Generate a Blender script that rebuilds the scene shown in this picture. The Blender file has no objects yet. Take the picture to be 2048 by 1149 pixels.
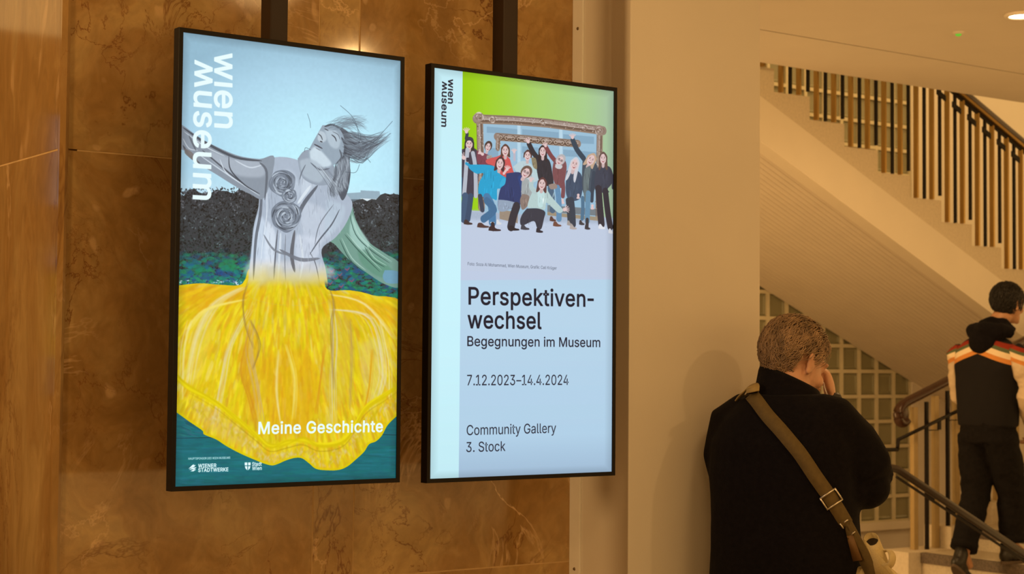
import bpy, bmesh, math, random, json
import numpy as np
from mathutils import Vector, Matrix, noise

# ------------------------------------------------------------------ camera, world, lights, exposure
S = bpy.context.scene
COL = S.collection
S.view_settings.view_transform = 'Standard'
S.view_settings.look = 'None'
S.view_settings.exposure = 0.0
S.view_settings.gamma = 1.0
S.view_settings.use_curve_mapping = False
# x runs along the marble wall, y into it, z up; camera 1.5 m above the floor
CAMZ = 1.5
F_PX = 3302.084
# columns: camera right, camera forward, camera up
CR = [[0.815444264, 0.577858573, -0.033617289],
      [-0.578776532, 0.814814472, -0.033092348],
      [0.008269157, 0.046441863, 0.998886768]]
cam_data = bpy.data.cameras.new('camera')
cam = bpy.data.objects.new('camera', cam_data)
COL.objects.link(cam)
right = Vector([r[0] for r in CR]); fwd = Vector([r[1] for r in CR]); up = Vector([r[2] for r in CR])
mw = Matrix((( right.x, up.x, -fwd.x, 0), (right.y, up.y, -fwd.y, 0), (right.z, up.z, -fwd.z, CAMZ), (0, 0, 0, 1)))
cam.matrix_world = mw
cam_data.sensor_width = 36.0
cam_data.lens = F_PX / 2048.0 * 36.0
cam_data.clip_start = 0.05
cam_data.clip_end = 100
cam_data.dof.use_dof = True; cam_data.dof.focus_distance = 4.8; cam_data.dof.aperture_fstop = 6.3
S.camera = cam
S.cycles.max_bounces = 6

WARM = (1.0, 0.60, 0.235)
world = bpy.data.worlds.new('world'); S.world = world; world.use_nodes = True
bg = world.node_tree.nodes['Background']
bg.inputs[0].default_value = (1.0, 0.585, 0.20, 1)
bg.inputs[1].default_value = 1.25

def lamp(name, loc, power, size=0.10, kind='POINT', target=None, angle=120, blend=0.6, color=WARM):
    l = bpy.data.lights.new(name, kind); l.energy = power; l.color = color
    if kind == 'SPOT':
        l.spot_size = math.radians(angle); l.spot_blend = blend; l.shadow_soft_size = size
    elif kind == 'AREA':
        l.shape = 'DISK'; l.size = size
    else:
        l.shadow_soft_size = size
    o = bpy.data.objects.new(name, l); COL.objects.link(o); o.location = loc
    if target is not None:
        o.rotation_euler = (Vector(target) - Vector(loc)).to_track_quat('-Z', 'Y').to_euler()
    return o
CEIL = 3.38
lamp('foyer_light', (4.98, 0.28, CEIL - 0.03), 60, 0.06, 'SPOT', (4.2, 2.4, 0), 150, 0.8)
lamp('foyer_fill_wall', (1.5, 1.2, CEIL - 0.05), 70, 0.35, 'SPOT', (1.8, 4.0, 1.2), 130, 0.9)  # unseen fill lamp added to brighten the marble wall
lamp('foyer_fill_middle', (3.3, 2.4, CEIL - 0.05), 48, 0.25, 'SPOT', (3.2, 4.3, 0.6), 130, 0.9)  # fill added out of view, lifts the pillar front softly
lamp('stair_light', (7.23, 5.54, CEIL - 0.05), 95, 0.12, 'SPOT', (7.3, 5.9, 0), 165, 0.5)
lamp('stair_fill_near', (5.4, 4.2, CEIL - 0.05), 125, 0.15, 'SPOT', (6.4, 6.2, 1.2), 160, 0.6)  # added fill without a fitting, brightens the left part of the stairs
lamp('stair_fill_right', (9.9, 5.2, CEIL - 0.05), 15, 0.2, 'SPOT', (9.6, 6.2, 0), 160, 0.6)  # weak unseen fill added for the right end of the stairs
lamp('upper_hall_fill', (9.2, 8.3, 5.2), 34, 0.3, 'POINT')  # unseen fill added for the wall above the upper flight
lamp('soffit_bounce_fill', (6.3, 7.6, 0.9), 60, 0.3, 'POINT')  # low point added behind the pillar, stands for light bounced up to the soffit
lamp('pillar_strip_fill', (-1.0, 3.97, 2.7), 200, 0.13, 'SPOT', (3.4, 4.40, 1.7), 60, 0.5)  # unseen spot added behind the displays' line to brighten the strip beside the pillar

# ------------------------------------------------------------------ helpers
def at(px, py, d):
    """point at distance d (m, along the line of sight) that the photograph shows at px, py"""
    v = right * ((px - 1024.0) / F_PX) + fwd - up * ((py - 574.5) / F_PX)
    return Vector((v.x * d, v.y * d, v.z * d + CAMZ))

def link(o, parent=None):
    COL.objects.link(o)
    if parent is not None:
        o.parent = parent
    return o

def tag(o, label=None, cat=None, group=None, kind=None):
    if label: o['label'] = label
    if cat: o['category'] = cat
    if group: o['group'] = group
    if kind: o['kind'] = kind
    return o

def empty(name, loc=(0, 0, 0), rz=0.0, **k):
    o = bpy.data.objects.new(name, None); o.empty_display_size = 0.1
    COL.objects.link(o); o.location = loc; o.rotation_euler = (0, 0, rz)
    return tag(o, **k)

def obj(name, bm, mat, parent=None, smooth=False, loc=None):
    me = bpy.data.meshes.new(name)
    if isinstance(bm, bmesh.types.BMesh):
        bmesh.ops.recalc_face_normals(bm, faces=bm.faces[:])
        bm.to_mesh(me); bm.free()
    else:
        me.from_pydata(bm[0], [], bm[1]); me.update()
    mats = mat if isinstance(mat, (list, tuple)) else [mat]
    for m in mats: me.materials.append(m)
    if smooth:
        for p in me.polygons: p.use_smooth = True
    o = bpy.data.objects.new(name, me)
    link(o, parent)
    if loc is not None: o.location = loc
    return o

def box(bm, x0, x1, y0, y1, z0, z1, bev=0.0):
    r = bmesh.ops.create_cube(bm, size=1)
    for v in r['verts']:
        v.co = Vector(((x0 + x1) / 2 + v.co.x * (x1 - x0), (y0 + y1) / 2 + v.co.y * (y1 - y0), (z0 + z1) / 2 + v.co.z * (z1 - z0)))
    if bev > 0:
        es = list({e for v in r['verts'] for e in v.link_edges})
        bmesh.ops.bevel(bm, geom=es, offset=bev, segments=2, affect='EDGES', profile=0.7)
    return r

def boxm(*a, **k):
    bm = bmesh.new(); box(bm, *a, **k); return bm

def prism(pts, y0, y1, plane='XZ'):
    """extrude polygon (a,b) between two values of the third axis"""
    bm = bmesh.new()
    def mk(a, b, c):
        return (a, c, b) if plane == 'XZ' else ((c, a, b) if plane == 'YZ' else (a, b, c))
    v0 = [bm.verts.new(mk(a, b, y0)) for a, b in pts]; v1 = [bm.verts.new(mk(a, b, y1)) for a, b in pts]
    bm.faces.new(v0); bm.faces.new(v1[::-1]); n = len(pts)
    for i in range(n):
        bm.faces.new((v0[i], v0[(i + 1) % n], v1[(i + 1) % n], v1[i]))
    return bm

def frame_of(t, ref=Vector((0, 0, 1))):
    t = t.normalized()
    if abs(t.dot(ref)) > 0.97: ref = Vector((0, 1, 0))
    a = ref.cross(t).normalized(); b = t.cross(a).normalized()
    return a, b

def tube(bm, pts, rad, seg=12, ref=Vector((0, 0, 1)), cap=True):
    """swept ellipse; rad = list of r or (ra, rb)"""
    pts = [Vector(p) for p in pts]; n = len(pts)
    if not isinstance(rad, (list, tuple)): rad = [rad] * n
    rings = []
    for i, p in enumerate(pts):
        t = (pts[min(i + 1, n - 1)] - pts[max(i - 1, 0)])
        a, b = frame_of(t, ref)
        ra, rb = rad[i] if isinstance(rad[i], (tuple, list)) else (rad[i], rad[i])
        rings.append([bm.verts.new(p + a * (ra * math.cos(2 * math.pi * k / seg)) + b * (rb * math.sin(2 * math.pi * k / seg))) for k in range(seg)])
    for i in range(n - 1):
        for k in range(seg):
            bm.faces.new((rings[i][k], rings[i][(k + 1) % seg], rings[i + 1][(k + 1) % seg], rings[i + 1][k]))
    if cap:
        bm.faces.new(rings[0][::-1]); bm.faces.new(rings[-1])
    return rings

def smooth_path(pts, n=6):
    """catmull-rom through points"""
    pts = [Vector(p) for p in pts]; out = []
    for i in range(len(pts) - 1):
        p0 = pts[max(i - 1, 0)]; p1 = pts[i]; p2 = pts[i + 1]; p3 = pts[min(i + 2, len(pts) - 1)]
        for k in range(n):
            t = k / n
            out.append(0.5 * ((2 * p1) + (p2 - p0) * t + (2 * p0 - 5 * p1 + 4 * p2 - p3) * t * t + (3 * p1 - p0 - 3 * p2 + p3) * t ** 3))
    out.append(pts[-1]); return out

def ellipsoid(bm, c, r, rot=None, seg=20, rings=14):
    m = Matrix.Translation(Vector(c)) @ (rot.to_4x4() if rot is not None else Matrix.Identity(4)) @ Matrix.Diagonal((r[0], r[1], r[2], 1))
    bmesh.ops.create_uvsphere(bm, u_segments=seg, v_segments=rings, radius=1, matrix=m)

def ribbon(bm, pts, normals, width, thick):
    """flat strap along pts; normals face outwards"""
    pts = [Vector(p) for p in pts]; n = len(pts); rings = []
    for i, p in enumerate(pts):
        t = (pts[min(i + 1, n - 1)] - pts[max(i - 1, 0)]).normalized()
        nn = Vector(normals[i]); nn = (nn - t * nn.dot(t)).normalized(); s = t.cross(nn).normalized()
        w = width[i] if isinstance(width, list) else width
        rings.append([bm.verts.new(p + s * (w / 2) * a + nn * thick * b) for a, b in ((-1, 0), (1, 0), (1, 1), (-1, 1))])
    for i in range(n - 1):
        for k in range(4):
            bm.faces.new((rings[i][k], rings[i][(k + 1) % 4], rings[i + 1][(k + 1) % 4], rings[i + 1][k]))
    bm.faces.new(rings[0][::-1]); bm.faces.new(rings[-1])

def fuse(name, bm, mat, parent, voxel=0.008, smooth=4, disp=None, mats=None, pick=None):
    """merge overlapping shapes of bm into one continuous skin"""
    me = bpy.data.meshes.new(name + '_raw')
    bmesh.ops.recalc_face_normals(bm, faces=bm.faces[:])
    bm.to_mesh(me); bm.free()
    t = bpy.data.objects.new(name + '_raw', me); COL.objects.link(t)
    r = t.modifiers.new('r', 'REMESH'); r.mode = 'VOXEL'; r.voxel_size = voxel
    s = t.modifiers.new('s', 'SMOOTH'); s.factor = 0.5; s.iterations = smooth
    dg = bpy.context.evaluated_depsgraph_get()
    out = bpy.data.meshes.new_from_object(t.evaluated_get(dg))
    bpy.data.objects.remove(t); bpy.data.meshes.remove(me)
    out.name = name
    out.materials.clear()
    for m in (mats or [mat]): out.materials.append(m)
    if disp is not None:
        nr = [v.normal.copy() for v in out.vertices]
        for v, n_ in zip(out.vertices, nr):
            v.co = v.co + n_ * disp(v.co, n_)
    for p in out.polygons:
        p.use_smooth = True
        if pick is not None: p.material_index = pick(p.center, p.normal)
    o = bpy.data.objects.new(name, out)
    return link(o, parent)

# ------------------------------------------------------------------ materials
def new_mat(name):
    m = bpy.data.materials.new(name); m.use_nodes = True
    nt = m.node_tree; b = nt.nodes['Principled BSDF']
    return m, nt, b

def N(nt, t, **k):
    n = nt.nodes.new(t)
    for a, v in k.items(): setattr(n, a, v)
    return n

def plain(name, col, rough=0.6, metal=0.0, var=0.12, scale=20.0, bump=0.0, bscale=80.0, spec=0.5, sheen=0.0, stretch=(1, 1, 1)):
    """colour with soft mottling and fine relief"""
    m, nt, b = new_mat(name); L = nt.links
    tc = N(nt, 'ShaderNodeTexCoord'); mp = N(nt, 'ShaderNodeMapping'); mp.inputs['Scale'].default_value = stretch
    L.new(tc.outputs['Object'], mp.inputs[0])
    no = N(nt, 'ShaderNodeTexNoise'); no.inputs['Scale'].default_value = scale; no.inputs['Detail'].default_value = 4
    L.new(mp.outputs[0], no.inputs['Vector'])
    cr = N(nt, 'ShaderNodeValToRGB')
    a = [c * (1 - var) for c in col]; d = [min(1, c * (1 + var)) for c in col]
    cr.color_ramp.elements[0].position = 0.3; cr.color_ramp.elements[1].position = 0.7
    cr.color_ramp.elements[0].color = (*a, 1); cr.color_ramp.elements[1].color = (*d, 1)
    L.new(no.outputs[0], cr.inputs[0]); L.new(cr.outputs[0], b.inputs['Base Color'])
    b.inputs['Roughness'].default_value = rough; b.inputs['Metallic'].default_value = metal
    b.inputs['Specular IOR Level'].default_value = spec
    if sheen: b.inputs['Sheen Weight'].default_value = sheen; b.inputs['Sheen Roughness'].default_value = 0.5
    if bump:
        n2 = N(nt, 'ShaderNodeTexNoise'); n2.inputs['Scale'].default_value = bscale; n2.inputs['Detail'].default_value = 3
        L.new(mp.outputs[0], n2.inputs['Vector'])
        bp = N(nt, 'ShaderNodeBump'); bp.inputs['Strength'].default_value = bump; bp.inputs['Distance'].default_value = 0.01
        L.new(n2.outputs[0], bp.inputs['Height']); L.new(bp.outputs[0], b.inputs['Normal'])
    return m

def marble_mat(name, streak=False):
    """polished brown marble: clouds, light fossil flecks, dark hairline veins"""
    m, nt, b = new_mat(name); L = nt.links
    geo = N(nt, 'ShaderNodeNewGeometry'); oi = N(nt, 'ShaderNodeObjectInfo')
    mul = N(nt, 'ShaderNodeVectorMath', operation='SCALE'); mul.inputs['Scale'].default_value = 37.0
    comb = N(nt, 'ShaderNodeCombineXYZ')
    for i in range(3): L.new(oi.outputs['Random'], comb.inputs[i])
    L.new(comb.outputs[0], mul.inputs[0])
    add = N(nt, 'ShaderNodeVectorMath', operation='ADD'); L.new(geo.outputs['Position'], add.inputs[0]); L.new(mul.outputs[0], add.inputs[1])
    mp = N(nt, 'ShaderNodeMapping'); L.new(add.outputs[0], mp.inputs[0])
    mp.inputs['Scale'].default_value = (1, 1, 0.35) if streak else (1, 1, 0.85)
    # warp
    w = N(nt, 'ShaderNodeTexNoise'); w.inputs['Scale'].default_value = 2.6; w.inputs['Detail'].default_value = 4; L.new(mp.outputs[0], w.inputs['Vector'])
    ws = N(nt, 'ShaderNodeVectorMath', operation='SCALE'); ws.inputs['Scale'].default_value = 0.45; L.new(w.outputs['Color'], ws.inputs[0])
    wa = N(nt, 'ShaderNodeVectorMath', operation='ADD'); L.new(mp.outputs[0], wa.inputs[0]); L.new(ws.outputs[0], wa.inputs[1])
    # clouds
    c = N(nt, 'ShaderNodeTexNoise'); c.inputs['Scale'].default_value = 3.2; c.inputs['Detail'].default_value = 7; c.inputs['Roughness'].default_value = 0.6
    c.inputs['Distortion'].default_value = 0.6; L.new(wa.outputs[0], c.inputs['Vector'])
    cr = N(nt, 'ShaderNodeValToRGB'); e = cr.color_ramp.elements
    e[0].position = 0.30; e[0].color = (0.27, 0.150, 0.046, 1)
    e[1].position = 0.74; e[1].color = (0.48, 0.325, 0.142, 1)
    k = e.new(0.46); k.color = (0.335, 0.195, 0.070, 1)
    k = e.new(0.56); k.color = (0.39, 0.245, 0.098, 1)
    k = e.new(0.60); k.color = (0.42, 0.275, 0.113, 1)
    L.new(c.outputs[0], cr.inputs[0])
    # light flecks (shell fragments)
    vo = N(nt, 'ShaderNodeTexVoronoi'); vo.inputs['Scale'].default_value = 7.5; L.new(wa.outputs[0], vo.inputs['Vector'])
    fr = N(nt, 'ShaderNodeValToRGB'); fr.color_ramp.elements[0].position = 0.10; fr.color_ramp.elements[0].color = (1, 1, 1, 1)
    fr.color_ramp.elements[1].position = 0.17; fr.color_ramp.elements[1].color = (0, 0, 0, 1); L.new(vo.outputs['Distance'], fr.inputs[0])
    fm = N(nt, 'ShaderNodeMath', operation='MULTIPLY'); fm.inputs[1].default_value = 0.42; L.new(fr.outputs[0], fm.inputs[0])
    mx = N(nt, 'ShaderNodeMix', data_type='RGBA'); L.new(fm.outputs[0], mx.inputs[0]); L.new(cr.outputs[0], mx.inputs[6]); mx.inputs[7].default_value = (0.66, 0.44, 0.24, 1)
    # contour lines in the clouds (agate-like rims) and veins
    def vein(scale, width, seed, warp):
        n = N(nt, 'ShaderNodeTexNoise'); n.inputs['Scale'].default_value = scale; n.inputs['Detail'].default_value = 6; n.inputs['Roughness'].default_value = 0.62
        n.inputs['Distortion'].default_value = warp
        o = N(nt, 'ShaderNodeVectorMath', operation='ADD'); o.inputs[1].default_value = (seed, seed * 1.7, seed * 0.3); L.new(mp.outputs[0], o.inputs[0]); L.new(o.outputs[0], n.inputs['Vector'])
        s = N(nt, 'ShaderNodeMath', operation='SUBTRACT'); s.inputs[1].default_value = 0.5; L.new(n.outputs[0], s.inputs[0])
        a = N(nt, 'ShaderNodeMath', operation='ABSOLUTE'); L.new(s.outputs[0], a.inputs[0])
        r = N(nt, 'ShaderNodeValToRGB'); r.color_ramp.elements[0].position = 0; r.color_ramp.elements[0].color = (1, 1, 1, 1)
        r.color_ramp.elements[1].position = width; r.color_ramp.elements[1].color = (0, 0, 0, 1); L.new(a.outputs[0], r.inputs[0])
        # break the vein up so that it comes and goes
        g = N(nt, 'ShaderNodeTexNoise'); g.inputs['Scale'].default_value = 2.1; g.inputs['Detail'].default_value = 2; L.new(o.outputs[0], g.inputs['Vector'])
        gr = N(nt, 'ShaderNodeValToRGB'); gr.color_ramp.elements[0].position = 0.48; gr.color_ramp.elements[1].position = 0.66; L.new(g.outputs[0], gr.inputs[0])
        mm = N(nt, 'ShaderNodeMath', operation='MULTIPLY'); L.new(r.outputs[0], mm.inputs[0]); L.new(gr.outputs[0], mm.inputs[1])
        return mm
    v1 = vein(2.2, 0.010, 3.1, 0.5); v2 = vein(4.5, 0.012, 9.7, 0.9); v3 = vein(1.6, 0.012, 21.0, 1.4)
    mx2 = N(nt, 'ShaderNodeMix', data_type='RGBA'); L.new(v1.outputs[0], mx2.inputs[0]); L.new(mx.outputs[2], mx2.inputs[6]); mx2.inputs[7].default_value = (0.16, 0.065, 0.022, 1)
    mx3 = N(nt, 'ShaderNodeMix', data_type='RGBA'); L.new(v2.outputs[0], mx3.inputs[0]); L.new(mx2.outputs[2], mx3.inputs[6]); mx3.inputs[7].default_value = (0.20, 0.085, 0.03, 1)
    mx4 = N(nt, 'ShaderNodeMix', data_type='RGBA'); L.new(v3.outputs[0], mx4.inputs[0]); L.new(mx3.outputs[2], mx4.inputs[6]); mx4.inputs[7].default_value = (0.66, 0.45, 0.25, 1)
    fine = N(nt, 'ShaderNodeTexNoise'); fine.inputs['Scale'].default_value = 30; fine.inputs['Detail'].default_value = 5; L.new(wa.outputs[0], fine.inputs['Vector'])
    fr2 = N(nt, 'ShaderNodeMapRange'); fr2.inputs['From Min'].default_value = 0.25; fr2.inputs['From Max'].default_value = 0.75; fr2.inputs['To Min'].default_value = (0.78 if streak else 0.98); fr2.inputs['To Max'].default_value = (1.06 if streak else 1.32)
    L.new(fine.outputs[0], fr2.inputs[0])
    vm = N(nt, 'ShaderNodeVectorMath', operation='SCALE'); L.new(mx4.outputs[2], vm.inputs[0]); L.new(fr2.outputs[0], vm.inputs['Scale'])
    L.new(vm.outputs[0], b.inputs['Base Color'])
    b.inputs['Roughness'].default_value = 0.085; b.inputs['IOR'].default_value = 1.42
    return m

M = {}
M['marble'] = marble_mat('polished_marble')
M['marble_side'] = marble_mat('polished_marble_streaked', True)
M['grout'] = plain('joint', (0.62, 0.42, 0.20), 0.7)
M['plaster'] = plain('painted_plaster', (0.74, 0.68, 0.60), 0.85, var=0.02, scale=3, bump=0.03, bscale=220)
M['ceiling'] = plain('ceiling_plaster', (0.70, 0.64, 0.56), 0.9, var=0.02, scale=3, bump=0.03, bscale=200)
M['groove'] = plain('dark_gap', (0.05, 0.035, 0.025), 0.9)
M['cream'] = plain('cream_paint', (0.80, 0.73, 0.62), 0.55, var=0.02, scale=4)
M['cheek'] = plain('pale_terrazzo', (0.66, 0.58, 0.46), 0.6, var=0.07, scale=60)
M['ribbed'] = plain('soffit_boards', (0.70, 0.63, 0.54), 0.8, var=0.03, scale=5)
M['terrazzo'] = plain('terrazzo', (0.60, 0.53, 0.42), 0.5, var=0.12, scale=70)
M['nosing'] = plain('dark_terrazzo_edge', (0.13, 0.10, 0.08), 0.6, var=0.35, scale=90)
M['floor'] = plain('stone_floor', (0.48, 0.40, 0.30), 0.35, var=0.10, scale=12)
M['mortar'] = plain('white_mortar', (0.64, 0.58, 0.42), 0.8, var=0.04)
M['metal_strip'] = plain('painted_metal_strip', (0.86, 0.83, 0.78), 0.45, var=0.02)
M['black'] = plain('black_lacquered_metal', (0.009, 0.006, 0.005), 0.5, var=0.1, spec=0.25)
M['bezel'] = plain('black_bezel', (0.007, 0.005, 0.005), 0.55, var=0.05, spec=0.22)
M['pole'] = plain('dark_brown_metal', (0.022, 0.010, 0.005), 0.5, var=0.1, spec=0.3)
M['rail_wood'] = plain('dark_red_brown_wood', (0.042, 0.014, 0.006), 0.28, var=0.35, scale=8, stretch=(1, 12, 12))
M['brass'] = plain('brass_brown_metal', (0.46, 0.30, 0.10), 0.30, metal=0.8, var=0.06, scale=4)
M['post_paint'] = plain('ochre_metal_post', (0.40, 0.29, 0.13), 0.45, var=0.05)
M['dark_rail'] = plain('dark_handrail', (0.020, 0.009, 0.004), 0.4, var=0.1, spec=0.35)
M['screw'] = plain('steel_screw', (0.25, 0.19, 0.12), 0.4, metal=0.8)

def glass_mat(name, tint):
    m, nt, b = new_mat(name); L = nt.links
    tc = N(nt, 'ShaderNodeTexCoord'); n = N(nt, 'ShaderNodeTexNoise'); n.inputs['Scale'].default_value = 9; n.inputs['Detail'].default_value = 2
    L.new(tc.outputs['Object'], n.inputs['Vector'])
    bp = N(nt, 'ShaderNodeBump'); bp.inputs['Strength'].default_value = 0.35; bp.inputs['Distance'].default_value = 0.01
    L.new(n.outputs[0], bp.inputs['Height']); L.new(bp.outputs[0], b.inputs['Normal'])
    b.inputs['Base Color'].default_value = (*tint, 1); b.inputs['Roughness'].default_value = 0.18
    b.inputs['Transmission Weight'].default_value = 0.30; b.inputs['IOR'].default_value = 1.5
    return m
M['glass'] = glass_mat('green_glass', (0.36, 0.34, 0.21))

def emit_mat(name, col, s):
    m = bpy.data.materials.new(name); m.use_nodes = True; nt = m.node_tree; nt.nodes.clear()
    e = N(nt, 'ShaderNodeEmission'); e.inputs[0].default_value = (*col, 1); e.inputs[1].default_value = s
    o = N(nt, 'ShaderNodeOutputMaterial'); nt.links.new(e.outputs[0], o.inputs[0]); return m
# ------------------------------------------------------------------ the setting
YW = 4.50; XC = 1.652; XP = 3.447; YP = 4.195; XP2 = 4.036
# marble wall behind the displays
wall = obj('wall_back', boxm(XC + 0.03, XP + 0.2, YW + 0.0012, YW + 0.12, 0, CEIL), M['grout']); tag(wall, kind='structure')
xs = [XC, 2.450, 2.594, XP]; zs = [0.0, 0.829, 2.093, CEIL]
g = 0.0022
for i in range(3):
    for j in range(3):
        x0 = xs[i] + g * (i > 0); x1 = xs[i + 1] - (g if i < 2 else 0)
        obj('marble_panel', boxm(x0, x1, YW, YW + 0.015, zs[j] + g, zs[j + 1] - g, bev=0.0012), M['marble'], wall)
wl = obj('wall_left', boxm(XC - 0.0188, XC + 0.0, YW + 0.0212, 7.6, 0, CEIL), M['grout']); tag(wl, kind='structure')
ys = [YW + 0.0005, 5.9, 7.6]
for i in range(2):
    for j in range(3):
        obj('marble_panel', boxm(XC - 0.02, XC - 0.0005, ys[i] + 0.021 * (i == 0) + g * (i > 0), ys[i + 1] - g, zs[j] + g, zs[j + 1] - g, bev=0.0012), M['marble_side'], wl)
# polished corner bead where the two marble faces meet
cb = obj('trim_1', prism([(XC - 0.02, YW + 0.0205), (XC - 0.02, YW + 0.006), (XC - 0.006, YW - 0.003), (XC + 0.002, YW - 0.003), (XC + 0.002, YW + 0.0205)], 0, CEIL, 'XY'), M['marble_side']); tag(cb, kind='structure')
# pillar
pil = obj('wall_pillar', boxm(XP, XP2, YP, 5.4, 0, CEIL, bev=0.004), M['plaster']); tag(pil, kind='structure')
# metal edge strip with screws where marble meets the pillar
st = obj('trim_2', boxm(XP - 0.008, XP - 0.0005, YW - 0.055, YW - 0.0005, 0, CEIL, bev=0.001), M['metal_strip']); tag(st, kind='structure')
for z in (0.22, 0.806, 1.33, 1.86, 2.39, 2.655, 3.1):
    bm = bmesh.new(); bmesh.ops.create_cone(bm, cap_ends=True, segments=12, radius1=0.006, radius2=0.0045, depth=0.003,
        matrix=Matrix.Translation((XP - 0.0094, YW - 0.03, z)) @ Matrix.Rotation(math.radians(-90), 4, 'Y'))
    obj('screw', bm, M['screw'], st)
# floor with the opening of the flight that goes down
bm = bmesh.new()
for (x0, x1, y0, y1) in ((-3, 14, -4, 5.2), (-3, 6.95, 5.2, 6.12), (-3, 14, 6.12, 9.5)):
    box(bm, x0, x1, y0, y1, -0.20, 0.0)
fl = obj('floor', bm, M['floor']); tag(fl, kind='structure')
# ceiling of the ground floor: two slabs with a dark shadow gap between
bm = boxm(-3, 14, -4, 6.665, CEIL, CEIL + 0.30)
ce = obj('ceiling', bm, M['ceiling']); tag(ce, kind='structure')
bm = boxm(4.0, 14, 6.683, 7.40, CEIL, CEIL + 0.30)
obj('ceiling_edge_panel', bm, M['ceiling'], ce)
obj('shadow_gap', boxm(4.0, 14, 6.662, 6.686, CEIL + 0.03, CEIL + 0.05), M['groove'], ce)
# stair hall back wall: glass-block field to x = 10.44, plaster beyond
YG = 9.10
hall = obj('wall_stair', boxm(10.44, 16, YG - 0.02, YG + 0.2, -0.2, 7.0), M['plaster']); tag(hall, kind='structure')
obj('wall_base', boxm(4.0, 10.44, YG, YG + 0.2, -0.2, 0.20), M['plaster'], hall)
obj('window_sill', boxm(7.0, 10.44, YG - 0.05, YG + 0.05, 0.20, 0.262, bev=0.006), M['cream'], hall)
nx, nz = 15, 19; pit = 0.2; x1g = 10.44; z0g = 0.262
bm = bmesh.new()
for i in range(nx + 1):
    x = x1g - i * pit; box(bm, x - 0.014, x + 0.014, YG - 0.004, YG + 0.075, z0g, z0g + nz * pit)
for j in range(nz + 1):
    z = z0g + j * pit; box(bm, x1g - nx * pit, x1g, YG - 0.0035, YG + 0.0745, z - 0.014, z + 0.014)
win = obj('window_1', bm, M['mortar']); tag(win, kind='structure')
def block_mesh():
    bm = bmesh.new(); h = 0.0855
    vs = []
    for (s, y) in ((h, 0.010), (h, 0.004), (h * 0.86, -0.003), (h * 0.70, 0.003)):
        vs.append([bm.verts.new((a * s, y, b * s)) for a, b in ((-1, -1), (1, -1), (1, 1), (-1, 1))])
    for r in range(3):
        for k in range(4): bm.faces.new((vs[r][k], vs[r][(k + 1) % 4], vs[r + 1][(k + 1) % 4], vs[r + 1][k]))
    bm.faces.new(vs[3])
    b = [bm.verts.new((a * h, 0.07, c * h)) for a, c in ((-1, -1), (1, -1), (1, 1), (-1, 1))]
    for k in range(4): bm.faces.new((vs[0][k], b[k], b[(k + 1) % 4], vs[0][(k + 1) % 4]))
    bm.faces.new(b[::-1])
    return bm
gb0 = None
for i in range(nx):
    for j in range(nz):
        loc = (x1g - (i + 0.5) * pit, YG + 0.012, z0g + (j + 0.5) * pit)
        if gb0 is None:
            gb0 = obj('glass_block', block_mesh(), M['glass'], win, loc=loc)
        else:
            c = gb0.copy(); COL.objects.link(c); c.parent = win; c.location = loc
# dark backing added behind the blocks; its colour stands for the night outside
night_backing = obj('wall_night_backing', boxm(5, 12, 10.3, 10.45, -0.2, 6.5), plain('night_dark', (0.10, 0.10, 0.07), 0.9)); tag(night_backing, kind='structure')

# ------------------------------------------------------------------ upper flight (rises to the left)
YS = 7.60; SL = -0.4596
def z_tread(k): return 3.105 - 0.149 * k          # k counts treads going down to the right
def x_edge(k): return 7.433 + 0.3215 * (k + 0)      # left end of tread k's level
stair = empty('wall_staircase_upper', (0, 0, 0)); tag(stair, kind='structure')
# sawtooth cheek
pts = []
for k in range(-3, 12):
    x0 = x_edge(k) ; x1 = x_edge(k + 1); z = z_tread(k) + 0.149
    pts += [(x0, z), (x1, z)]
zl = lambda x: 3.199 + (x - 7.313) * SL
xa, xb = pts[0][0], pts[-1][0]
cheek = prism(pts + [(xb, zl(xb) - 0.02), (xa, zl(xa) - 0.02)], YS, YS + 0.06)
obj('stair_cheek', cheek, M['cheek'], stair)
# string beam and soffit
zb = lambda x: 2.909 + (x - 7.315) * SL
xa2, xb2 = 6.2, 11.4
obj('string_beam', prism([(xa2, zl(xa2)), (xb2, zl(xb2)), (xb2, zb(xb2)), (xa2, zb(xa2))], YS - 0.025, YS + 0.10), M['cream'], stair)
zf = lambda x: 2.094 + (x - 8.761) * (-0.4270)          # soffit line against the glass-block wall
nb = 30
for i in range(nb):
    t0 = i / nb; t1 = (i + 1) / nb; y0 = YS + 0.10 + (YG - YS - 0.11) * t0; y1 = YS + 0.10 + (YG - YS - 0.11) * t1
    bm = bmesh.new(); e = 0.004; d = 0.010
    def zz(x, t): return (zb(x) + 0.012) * (1 - t) + zf(x) * t
    rows = []
    for (y, t, dz) in ((y0, t0, d), (y0 + e, t0, 0), (y1 - e, t1, 0), (y1, t1, d)):
        rows.append([bm.verts.new((xa2, y, zz(xa2, t) + dz)), bm.verts.new((xb2, y, zz(xb2, t) + dz))])
    for r in range(3): bm.faces.new((rows[r][0], rows[r][1], rows[r + 1][1], rows[r + 1][0]))
    top = [bm.verts.new((x, y, zz(x, t) + 0.03)) for x, y, t in ((xa2, y0, t0), (xb2, y0, t0), (xb2, y1, t1), (xa2, y1, t1))]
    bm.faces.new(top); bm.faces.new((rows[0][0], rows[0][1], top[1], top[0])); bm.faces.new((rows[3][0], rows[3][1], top[2], top[3]))
    obj('soffit_board', bm, M['ribbed'], stair)
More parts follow.
